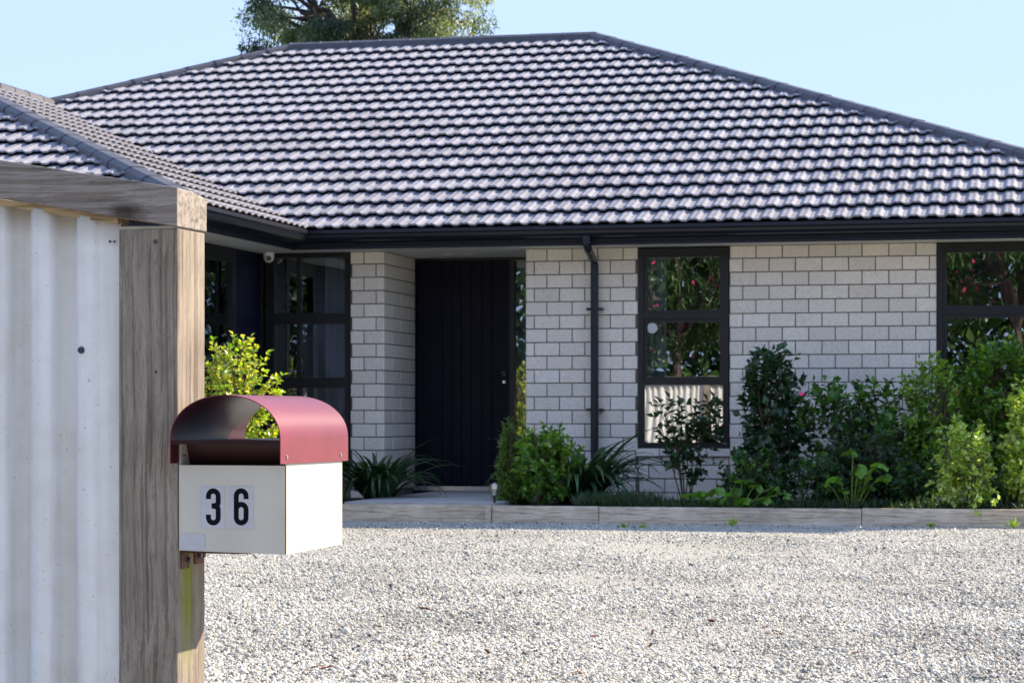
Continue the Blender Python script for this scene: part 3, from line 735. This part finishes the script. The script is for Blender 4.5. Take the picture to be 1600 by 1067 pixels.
sh('shrub', 'tall dark camellia against the brick wall right of the narrow window', 1205, -.3, 545, 790, 60, DK, leaf=(.085,.05), ntwig=190, per=9, mat='gloss', form='all', twl=.2, rv=.3, flower=[(.3, .98, .03, 'petal')])
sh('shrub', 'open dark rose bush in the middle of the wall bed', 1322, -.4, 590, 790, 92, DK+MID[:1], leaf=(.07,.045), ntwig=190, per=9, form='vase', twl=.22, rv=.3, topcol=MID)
sh('shrub', 'low bluish green bush filling the bed below the brick wall', 1360, -.8, 668, 792, 75, [(.03,.07,.035),(.045,.095,.05)], leaf=(.05,.03), ntwig=300, per=11, rv=.35)
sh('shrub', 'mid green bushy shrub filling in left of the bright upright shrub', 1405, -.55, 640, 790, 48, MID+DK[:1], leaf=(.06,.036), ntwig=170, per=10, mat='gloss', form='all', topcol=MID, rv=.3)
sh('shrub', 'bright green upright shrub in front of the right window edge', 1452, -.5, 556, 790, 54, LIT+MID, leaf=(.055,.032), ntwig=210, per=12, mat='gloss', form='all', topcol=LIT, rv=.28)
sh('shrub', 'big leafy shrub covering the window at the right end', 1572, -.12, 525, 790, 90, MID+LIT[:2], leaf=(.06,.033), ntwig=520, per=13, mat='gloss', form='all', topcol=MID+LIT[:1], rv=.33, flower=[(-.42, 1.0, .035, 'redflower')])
sh('shrub', 'low glossy shrub catching the sun at the edge of the right bed', 1508, -1.46, 655, 799, 52, [(.40,.52,.09),(.30,.44,.06),(.5,.58,.2),(.2,.34,.05)], zb=.11, leaf=(.05,.032), ntwig=150, per=11, mat='gloss', form='all', rv=.30)
sh('shrub', 'sunlit yellow green shrub cut by the right edge of the view', 1606, -1.12, 590, 797, 38, [(.42,.54,.09),(.34,.48,.06),(.52,.58,.2),(.2,.34,.05)], zb=.11, leaf=(.05,.034), ntwig=260, per=12, mat='gloss', form='dome', rv=.32)
# dark filler foliage low in the bed
for px, hw_, yt, lab in ((1180, 62, 700, 'low dark leafy plant at the foot of the camellia'), (1290, 58, 705, 'low dark leafy plant under the open rose bush'), (1420, 50, 712, 'low dark leafy plant left of the sunlit glossy shrub'), (1565, 45, 730, 'low dark leafy plant between the two sunlit shrubs')):
    sh('low_plant', lab, px, -.95, yt, 792, hw_, DK+MID[:1], leaf=(.06,.038), ntwig=130, per=9, rv=.3)

# strap leaf clumps
def strap_mesh(L, W, bend, seed):
    r_ = random.Random(seed); n = 7; vs = []; x_ = z_ = 0; a_ = R(84)
    for i in range(n+1):
        t_ = i/n; ww = W*(1-t_**2.5)*(.55+.45*min(1, t_*4))/2+.0005
        vs += [(x_, -ww, z_+ww*.35), (x_, 0, z_), (x_, ww, z_+ww*.35)]
        a_ -= bend/n*(.4+1.2*t_); x_ += L/n*math.cos(a_); z_ += L/n*math.sin(a_)
    V_ = np.array(vs); fs = []
    for i in range(n):
        for k in (0, 1): fs.append((3*i+k, 3*i+k+1, 3*i+k+4, 3*i+k+3))
    c_ = np.tile(np.array([[.022, .062, .022]])*r_.uniform(.6, 1.7), (len(V_), 1)); c_[::3] *= 1.25
    me_ = npmesh('leaf', V_, np.array(fs), c_); me_.materials.append(M['strap']); me_.shade_smooth(); return me_
SM = [strap_mesh(random.uniform(.42, .66), random.uniform(.034, .052), R(random.uniform(60, 150)), i) for i in range(14)]
def clump(label, px, v, n, sc=1., zb=.12, rad=.10):
    u = U(px, v); root = empty('strap_leaf_plant', HW(u, v, zb), -TH); tag(root, label, 'plant')
    for i in range(n):
        o_ = link('leaf', random.choice(SM), None, root); a_ = random.uniform(0, 6.28); r_ = rad*math.sqrt(random.random())
        o_.location = (r_*math.cos(a_), r_*math.sin(a_), -.01); o_.rotation_euler = (0, random.uniform(0, .55), a_+random.gauss(0, .4)); o_.scale = (sc*random.uniform(.75, 1.15),)*3
clump('dark strap leaved clump left of the porch slab', 592, -.3, 150, 1.3, rad=.12)
clump('dark strap leaved clump between the doorside shrub and the downpipe', 905, -.45, 170, 1.5, rad=.18)
def grassy(label, px0, px1, v, h, n, cols):
    u0, u1 = U(px0, v), U(px1, v); root = empty('ground_cover', HW((u0+u1)/2, v, .12), -TH)
    Pp = np.stack([rng.uniform(-(u1-u0)/2, (u1-u0)/2, n), rng.uniform(-.28, .28, n), rng.uniform(0, .02, n)], -1)
    Dd = np.stack([rng.normal(0, .45, n), rng.normal(0, .45, n), np.ones(n)], -1)
    Vv, Fc_, c_ = leaves(Pp, Dd, rng.normal(0, 1, (n, 3)), rng.uniform(.5, 1.2, n)*h, np.full(n, .011), colmix(n, cols))
    o_ = link('ground_cover', npmesh('ground_cover', Vv, Fc_, c_), M['leaf']); o_.location = root.location; o_.rotation_euler.z = -TH
    bpy.data.objects.remove(root); tag(o_, label, 'ground cover', kind='stuff')
grassy('low tufted grassy planting between the strap leaf clump and tall window', 905, 1025, -1.15, .14, 1500, [(.04,.085,.045),(.06,.11,.05)])
grassy('low grassy growth along the edging in front of the camellia', 1025, 1240, -1.2, .09, 800, [(.03,.065,.03),(.05,.1,.03)])
grassy('low dark growth along the edging at the right', 1240, 1610, -1.25, .10, 1100, [(.022,.05,.024),(.04,.08,.03)])
# big lobed leaves (hydrangea like), each a part
def lobed():
    vs = [(0,0,0)]; n = 15
    for i in range(n):
        a_ = -math.pi*.93+i/(n-1)*math.pi*1.86; r_ = (.55+.45*math.cos(a_*.5))*(1+.13*math.sin(i*2.1)); vs.append((r_*math.cos(a_)*.6+.35, r_*math.sin(a_)*.42, -.18*r_*r_+.03*math.sin(i*1.7)))
    V_ = np.array(vs); fs = np.array([(0, i+1, i+2) for i in range(n-1)])
    out_ = []
    for k in range(5):
        c_ = np.tile(np.array([[.10,.24,.03]])*(.6+.22*k), (len(V_), 1)); m_ = npmesh('leaf', V_, fs, c_); m_.materials.append(M['leaf']); out_.append(m_)
    return out_
LM = lobed()
def lobplant(label, px, v, spots, sc=.11):
    u = U(px, v); root = empty('broad_leaf_plant', HW(u, v, .12), -TH); tag(root, label, 'plant')
    segs = []
    for (x_, y_) in spots:
        uu = U(x_, v)-u; zz = ZZ(y_, u, v)-.12; dv = random.uniform(-.15, .1)
        segs.append(([(uu*.2, dv*.3, 0), (uu*.7, dv*.7, zz*.8), (uu, dv, zz)], .006, .003))
        for k in range(3):
            o_ = link('leaf', random.choice(LM), None, root); o_.location = (uu, dv, zz); o_.rotation_euler = (random.gauss(.45, .3), random.gauss(.3, .35), k*2.1+random.uniform(0, 1)-1.5); o_.scale = (sc*random.uniform(.75, 1.2),)*3
    rigid_tubes(segs).build('stem', M['greenstem'], root)
lobplant('broad bright leaved plant low beside the edging before the camellia', 1150, -1.35, [(1075,775),(1095,768),(1118,764),(1140,772),(1160,750),(1166,778),(1185,757),(1207,762),(1228,770),(1150,762),(1200,775),(1125,780)])
lobplant('broad bright leaved plant with yellow green stalks in the bed centre', 1330, -1.3, [(1335,703),(1350,745),(1365,730),(1382,742),(1375,722),(1345,728),(1322,765),(1290,755),(1358,762),(1310,745)], sc=.105)

# gum tree behind the roof
def tree(label, X_, Y_, zc, rx, rz, n, cols, trunkH, cl=60, leaf=(.14,.035), droop=.9, flowers=0, name='tree', group=None, seed=1, limbs=9, clr=.55, base=-1, top=1.):
    r_ = np.random.default_rng(seed); root = empty(name, (X_, Y_, 0)); tag(root, label, 'tree', group)
    cs = []
    while len(cs) < cl:
        p_ = r_.uniform(-1, 1, 3)
        if np.linalg.norm(p_) < 1 and p_[2] > base: cs.append(p_*np.array([rx, rx*.8, rz])+np.array([0, 0, zc]))
    segs = []
    forks = []
    for i in range(limbs):
        a_ = i/limbs*6.28+r_.uniform(0, .6); f_ = np.array([math.cos(a_)*rx*.38, math.sin(a_)*rx*.3, zc-rz*.25+r_.uniform(-.4, .9)*rz*.6]); b_ = np.array([0, 0, trunkH+r_.uniform(0, 1)*rz*.3])
        m_ = (f_+b_)/2+r_.normal(0, .12, 3); segs.append(([b_, m_, f_], .075, .04)); forks.append(f_)
    for c_ in cs:
        d_ = [np.linalg.norm(c_-f_) for f_ in forks]; f_ = forks[int(np.argmin(d_))]; m_ = (c_+f_)/2+r_.normal(0, .15, 3); segs.append(([f_, m_, c_], .045, .012))
    segs.append(([(0,0,-.1), (.1,0,trunkH*.5), (0,0,trunkH), (0,0,trunkH+rz*.35)], .2, .08))
    rigid_tubes(segs, 6).build('trunk', M['bark'], root)
    ci = r_.integers(0, cl, n); cs = np.array(cs); rad = r_.uniform(.5, 1.15, cl)*clr
    off = unit(r_.normal(0, 1, (n, 3)))*(r_.random((n, 1))**.45)*rad[ci][:, None]*np.array([1.15, 1.15, .75])
    Pp = cs[ci]+off; Dd = r_.normal(0, .5, (n, 3))-np.array([0, 0, droop]); 
    cols = np.array(cols); cb = r_.integers(0, len(cols), cl); c_ = cols[cb[ci]]*r_.uniform(.7, 1.3, (n, 1)); L = r_.uniform(.6, 1.3, n)*leaf[0]
    Vv, Fc_, cv_ = leaves(Pp, Dd, r_.normal(0, 1, (n, 3)), L, L*leaf[1]/leaf[0], c_)
    tag(link('crown', npmesh('crown', Vv, Fc_, cv_), M['leaf'], root), kind='stuff')
    if flowers:
        k_ = r_.choice(n, flowers); Pf = cs[ci[k_]]+off[k_]*1.15; Dd = r_.normal(0, 1, (flowers, 3))
        Vv, Fc_, cv_ = leaves(Pf, Dd, r_.normal(0, 1, (flowers, 3)), np.full(flowers, .11), np.full(flowers, .10), np.tile([[.75,.06,.22]], (flowers, 1)))
        tag(link('blossom', npmesh('blossom', Vv, Fc_, cv_), M['leaf'], root), kind='stuff')
    return root
GUM = [(.20,.24,.15),(.13,.17,.11),(.18,.22,.14),(.07,.10,.08),(.32,.34,.24),(.06,.09,.07),(.24,.25,.16)]
tree('tall grey green gum tree rising behind the roof ridge', -2.6, 42, 7.9, 2.0, 2.2, 60000, GUM, 3.2, cl=150, clr=.42, seed=5, limbs=13, leaf=(.11,.026), droop=.6)
# what stands behind the viewpoint and shows in the window glass
PNK = [(.04,.09,.025),(.06,.12,.04),(.03,.055,.02)]
tree('green tree with pink blossom behind the viewpoint mirrored in the tall window', -11.2, -8, 4.6, 3.0, 2.2, 16000, PNK, 2.2, cl=45, leaf=(.2,.06), flowers=260, clr=.9, seed=11)
tree('green tree with pink blossom behind the viewpoint mirrored in the right window', -3.4, -9, 4.8, 2.4, 2.0, 12000, PNK, 2.4, cl=35, leaf=(.2,.06), flowers=420, clr=.8, seed=12)
tree('green tree with pink blossom behind the viewpoint mirrored in the corner window', -19, -6, 4.5, 3.2, 2.2, 12000, PNK, 2.2, cl=40, leaf=(.2,.06), flowers=300, clr=.9, seed=13)
n = 40000
Pp = np.stack([rng.uniform(-38, 12, n), rng.uniform(-17, -15.4, n), np.zeros(n)], -1); Pp[:, 2] = rng.uniform(0, 1, n)*(5.6+.8*np.sin(Pp[:, 0]*.8)+.4*np.sin(Pp[:, 0]*2.1))
Vv, Fc, cc = leaves(Pp, rng.normal(0, 1, (n, 3)), rng.normal(0, 1, (n, 3)), np.full(n, .34), np.full(n, .2), colmix(n, PNK, .4))
o = link('hedge', npmesh('hedge', Vv, Fc, cc), M['leaf']); tag(o, 'long mixed green hedge far behind the viewpoint', 'hedge')

# ------------------------------------------------------------------ fence in the foreground
AL = R(16); Px, Py = -.694, 5.0      # right near corner of the end post
fence = empty('fence', (Px, Py, 0), -AL); tag(fence, 'pale corrugated iron fence with a weathered timber post and sloping cap', 'fence')
PT = 1.300
o = MB().box((-.134, 0, -.3), (0, .142, PT)).build('post', M['post'], fence, bevel=.004)
slope = .169; Lc = 1.15
def capz(x): return -x*slope
# cap: raked over the last bay
vs = []
for x_ in (-Lc, -.7, -.35, .004):
    for (y_, z_) in ((-.012, 0), (.144, 0), (.144, .070), (.07, .079), (-.012, .0805)):
        vs.append((x_, y_, PT+.003+capz(x_)+z_))
fs = [(i*5+k, i*5+(k+1) % 5, (i+1)*5+(k+1) % 5, (i+1)*5+k) for i in range(3) for k in range(5)]+[(0,4,3,2,1),(15,16,17,18,19)]
o = MB().add(vs, fs).build('cap_rail', M['cap'], fence, bevel=.003)
Hl = PT+capz(-Lc)
MB().box((-12, -.012, Hl+.003), (-Lc-.002, .144, Hl+.084)).build('cap_rail', M['cap'], fence)
# batten below the cap
vs = []
for x_ in (-Lc, -.138):
    for (y_, z_) in ((.004, -.012), (.06, -.012), (.06, .001), (.004, .001)): vs.append((x_, y_, PT+capz(x_)+z_))
MB().add(vs, [(0,1,5,4),(1,2,6,5),(2,3,7,6),(3,0,4,7),(0,3,2,1),(4,5,6,7)]).build('batten', M['pale'], fence)
def iron(x0, x1, topf, name='iron_sheet', step=.0035):
    n = int((x1-x0)/step); vs = []; fs = []
    for i in range(n+1):
        x_ = x0+(x1-x0)*i/n; ph = (x_+.134+.026)/.107*2*math.pi; s_ = math.cos(ph)
        d_ = .026*math.copysign(abs(s_)**.32, s_); 
        if x_ > -.134-.052: d_ = -.012
        y_ = .028+d_
        for z_ in (-.05, topf(x_)): vs.append((x_, y_, z_))
    for i in range(n): fs.append((2*i, 2*i+2, 2*i+3, 2*i+1))
    return MB().add(vs, fs).build(name, M['sheet'], fence, smooth=True)
iron(-Lc, -.1355, lambda x_: PT+capz(x_)-.006)
iron(-12, -Lc, lambda x_: Hl+.0, step=.012)
for k in range(5): MB().box((-12+k*2.6, .03, -.3), (-11.9+k*2.6, .13, Hl)).build('post', M['post'], fence)
def fpx(px, py, yl=0.):   # point of the fence's front plane seen at a pixel
    k = (px-800)/F; ca, sa = math.cos(AL), math.sin(AL)
    x_ = (k*(Py+yl*ca)-Px-yl*sa)/(ca+k*sa); Yw = Py-x_*sa+yl*ca
    return x_, HC+(650-py)/F*Yw
x_, z_ = fpx(126.5, 547)
q = MB(); q.tube([(x_, .012, z_), (x_, .000, z_)], .0075, 16); q.tube([(x_, .0, z_), (x_, -.004, z_), (x_, -.0055, z_)], [.0073, .006, .003], 16); q.build('screw', M['screw'], fence)
for (px, py, r_) in ((168, 377, .0025), (175, 377, .0022)):
    x_, z_ = fpx(px, py); MB().tube([(x_, .0135, z_), (x_, .0105, z_)], r_, 8).build('nail_hole', M['black'], fence)
for (px, py) in ((243, 378),):
    x_, z_ = fpx(px, py); MB().tube([(x_, .003, z_), (x_, -.0015, z_)], .005, 12).build('nail', M['rust'], fence)
x_, z_ = fpx(244, 581); MB().tube([(x_, .003, z_), (x_, -.0008, z_)], .0025, 8).build('nail_hole', M['black'], fence)

# ------------------------------------------------------------------ letterbox on the post
lb = empty('letterbox', (Px, Py, 0), -AL); tag(lb, 'cream metal letterbox numbered 36 with a maroon arched lid on the post', 'letterbox')
BX0, BX1, BD = .003, .2405, .332; zt, zb0, zb1 = .8085, .6315, .6265
def panel(vs4, thick, nrm, name, mat, par=lb, bevel=0):
    n_ = Vector(nrm)*thick; vs = [Vector(v_) for v_ in vs4]; vs += [v_+n_ for v_ in vs]
    return MB().add(vs, [(0,1,2,3),(7,6,5,4),(0,4,5,1),(1,5,6,2),(2,6,7,3),(3,7,4,0)]).build(name, mat, par, bevel=bevel)
th = .0025
panel([(BX0,0,zb0),(BX1,0,zb1),(BX1,0,zt),(BX0,0,zt)], th, (0,1,0), 'front_panel', M['cream'])
panel([(BX1-.0005,th,zb1),(BX1-.0005,BD,zb1+.004),(BX1-.0005,BD,zt+.045),(BX1-.0005,th,zt+.045)], th, (-1,0,0), 'side_panel', M['cream'])
panel([(BX0,th,zb0),(BX0,BD,zb0),(BX0,BD,zt+.045),(BX0,th,zt+.045)], th, (1,0,0), 'side_panel', M['cream'])
panel([(BX0+th,th,zb0+.001),(BX1-th-.001,th,zb1+.001),(BX1-th-.001,BD,zb1+.004),(BX0+th,BD,zb0+.001)], .002, (0,0,1), 'base_panel', M['cream'])
panel([(BX0,BD,zb0),(BX1,BD,zb1+.003),(BX1,BD,zt+.045),(BX0,BD,zt+.045)], th, (0,1,0), 'rear_panel', M['cream'])
panel([(BX0+th,.055,zt-.01),(BX1-th-.001,.055,zt-.01),(BX1-th-.001,.03,zt+.047),(BX0+th,.03,zt+.047)], .002, (0,1,0), 'slot_flap', M['slot'])
MB().tube([(BX1-.0008,.0005,zb1+.001),(BX1-.0008,.0005,zt)], .0013, 6).build('seam', M['rust'], lb)
# lid: newspaper tube, one thin arched sheet with straight skirts, and a floor tray
lx0, lx1, ly0, ly1 = .001, BX1+.0045, -.042, BD+.028; zs, z1l, ah = .8125, .862, .092
cx, rx = (lx0+lx1)/2, (lx1-lx0)/2
arc = [(lx0, zs)]+[(cx-rx*math.cos(t_), z1l+ah*math.sin(t_)**.92) for t_ in np.linspace(0, math.pi, 33)]+[(lx1, zs)]
nn = len(arc); ins = [(cx+(x_-cx)*(1-.0016/rx*1), z_-(.0016 if 0 < i < nn-1 else 0)) for i, (x_, z_) in enumerate(arc)]
vs = [(x_, y_, z_) for y_ in (ly0, ly1) for (x_, z_) in arc]+[(x_, y_, z_) for y_ in (ly0, ly1) for (x_, z_) in ins]
fs = []
for i in range(nn-1): fs += [(i, i+1, nn+i+1, nn+i), (2*nn+i, 3*nn+i, 3*nn+i+1, 2*nn+i+1), (i, 2*nn+i, 2*nn+i+1, i+1), (nn+i, nn+i+1, 3*nn+i+1, 3*nn+i)]
fs += [(0, nn, 3*nn, 2*nn), (nn-1, 3*nn-1, 4*nn-1, 2*nn-1)]
M['lid_in'] = plain('lid_underside', (.055, .010, .018), .28, var=.15, nscale=6, spec=.4)  # maroon enamel darkened, the deep shade inside the lid put into its colour
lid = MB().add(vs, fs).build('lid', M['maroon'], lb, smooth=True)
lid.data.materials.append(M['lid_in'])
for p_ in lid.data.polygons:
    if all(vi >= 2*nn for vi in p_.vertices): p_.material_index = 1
lid.data.set_sharp_from_angle(angle=R(40)) if hasattr(lid.data, 'set_sharp_from_angle') else None
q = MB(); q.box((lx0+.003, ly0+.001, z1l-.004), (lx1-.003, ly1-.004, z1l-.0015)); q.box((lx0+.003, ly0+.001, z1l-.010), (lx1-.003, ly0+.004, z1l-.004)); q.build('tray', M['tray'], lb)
for y_ in (-.008, BD-.02):
    MB().tube([(lx1, y_, .826), (lx1+.0018, y_, .826)], .0042, 12).build('rivet', M['steel'], lb)
MB().tube([(BX0+.012, -.0, .828), (BX0+.012, -.003, .828)], .003, 10).build('rivet', M['bolt'], lb)
# stickers and house number
def lpx(px, py): return fpx(px, py, 0)
def card(px0, py0, px1, py1, name, y=-.0012):
    a = lpx(px0, py1); b = lpx(px1, py0)
    return MB().box((a[0], y, a[1]), (b[0], -.0002, b[1])).build(name, M['sticker'], lb, bevel=.0003)
def strokes(lines, w_, x0, z0, name, par, y0=-.0016, y1=-.0012):
    m_ = MB()
    for li, pts in enumerate(lines):
        n_ = len(pts); vs = []
        for i in range(n_):
            a = pts[max(i-1, 0)]; b = pts[min(i+1, n_-1)]; dx, dz = b[0]-a[0], b[1]-a[1]; l_ = math.hypot(dx, dz) or 1
            ox, oz = -dz/l_*w_/2, dx/l_*w_/2
            for s_ in (1, -1):
                for yy in (y0-li*.0001, y1): vs.append((x0+pts[i][0]+ox*s_, yy, z0+pts[i][1]+oz*s_))
        fs = []
        for i in range(n_-1):
            a = 4*i; b = 4*(i+1); fs += [(a, a+2, b+2, b), (a+1, b+1, b+3, a+3), (a, b, b+1, a+1), (a+2, a+3, b+3, b+2)]
        fs += [(0, 1, 3, 2), (4*n_-4, 4*n_-2, 4*n_-1, 4*n_-3)]
        m_.add(vs, fs)
    return m_.build(name, M['digit'], par)
def arcp(cx_, cz_, rx_, rz_, a0, a1, n_=12): return [(cx_+rx_*math.cos(R(a0+(a1-a0)*i/n_)), cz_+rz_*math.sin(R(a0+(a1-a0)*i/n_))) for i in range(n_+1)]
Wd, Hd, Sd = .0325, .0765, .0108; a_ = (Wd-Sd)/2; ht = Hd-Sd
six = [arcp(0, ht-a_, a_, a_, 0, 180)[::1] and ([(a_, ht-a_-.006)]+arcp(0, ht-a_, a_, a_, 0, 180)+arcp(0, a_, a_, a_, 180, 360)+arcp(0, ht*.56-a_+.001, a_, a_, 0, 165))]
three = [[(-a_, ht-a_-.006)]+arcp(0, ht-a_, a_, a_, 180, 0)+arcp(-.003, ht*.53+a_*.55, a_+.003, a_*.55+.0, 0, -80, 6)+[(-a_*.35, ht*.53)],
         [(-a_*.35, ht*.53)]+arcp(-.003, ht*.53-a_*.55, a_+.003, a_*.55, 80, 0, 6)+arcp(0, a_, a_, a_, 0, -180)+[(-a_, a_+.006)]]
s3 = card(313.5, 759.7, 351.8, 825.4, 'number_card'); s6 = card(357.5, 759.7, 396.6, 825.4, 'number_card')
c3 = lpx(333.7, 820.5); c6 = lpx(377.2, 820.5)
strokes(three, Sd, c3[0], c3[1]+Sd/2, 'digit_three', lb); strokes(six, Sd, c6[0], c6[1]+Sd/2, 'digit_six', lb)
card(281.5, 834, 320.5, 859, 'blank_label')
# brackets on the post's right face under the box
for (y0, y1, zl) in ((.012, .052, .592), (.082, .128, .598)):
    br = MB().box((.0005, y0, zl), (.004, y1, zb0-.0)).build('bracket', M['rust'], lb, bevel=.0008)
    MB().box((.004, y0, zb0-.006), (.15, y1, zb0-.0035)).build('bracket_arm', M['rust'], br)
    for yy in ((y0+.03,), (y0+.016, y0+.034))[y0 > .05]: MB().tube([(.004, yy, zl+.018), (.012, yy, zl+.018)], .0062, 6).build('bolt', M['bolt'], br)

# ------------------------------------------------------------------ dry leaves and weeds on the gravel
dm = MB().add([(0,-.012,.002),(.03,-.004,.014),(.062,0,.004),(.03,.016,.010),(0,.012,.0),(-.012,0,.006)], [(0,1,3,5),(1,2,3),(3,4,5)]).mesh('dry_leaf'); dm.materials.append(M['deadleaf'])
first = None
for (px, py) in ((1021,994),(1032,998),(926,1005),(1106,978),(1013,1020),(1228,971),(1250,972),(1214,999),(1264,1004),(1196,989),(657,957),(586,988),(490,1053),(502,1055),(665,1063),(636,1040),(910,1064),(1530,1010),(1560,1040),(1420,900),(1342,1030),(765,1030)):
    Yd = HC*F/(py-650); Xd = (px-800)/F*Yd
    o_ = link('dry_leaf', dm); o_.location = (Xd, Yd, .022); o_.rotation_euler = (random.gauss(0, .3), random.gauss(0, .2), random.uniform(0, 6.28)); s_ = random.uniform(.6, 1.05); o_.scale = (s_, s_, s_)
    tag(o_, 'small dry brown leaf lying on the sunlit gravel', 'leaf', 'dry leaves scattered on the gravel')
def weed(px, v, h, lab):
    u = U(px, v); n_ = 26; Pp = rng.normal(0, .018, (n_, 3)); Pp[:, 2] = 0
    Vv, Fc_, c_ = leaves(Pp, np.stack([rng.normal(0, .5, n_), rng.normal(0, .5, n_), np.ones(n_)], -1), rng.normal(0, 1, (n_, 3)), rng.uniform(.5, 1, n_)*h, np.full(n_, .010), colmix(n_, LIT+YEL[:1]))
    o_ = link('weed', npmesh('weed', Vv, Fc_, c_), M['leaf']); o_.location = HW(u, v, 0); tag(o_, lab, 'weed')
weed(975, -2.35, .05, 'small green weed in the gravel below the downpipe')
weed(1005, -2.4, .045, 'small green weed at the shadow edge left of the tall window')
weed(1144, -1.95, .11, 'thin pale weed standing by the edging right of the tall window')
weed(1455, -1.8, .07, 'small green weed at the edging below the glossy shrub')
weed(1583, -1.8, .11, 'upright pale weed by the edging at the right end')
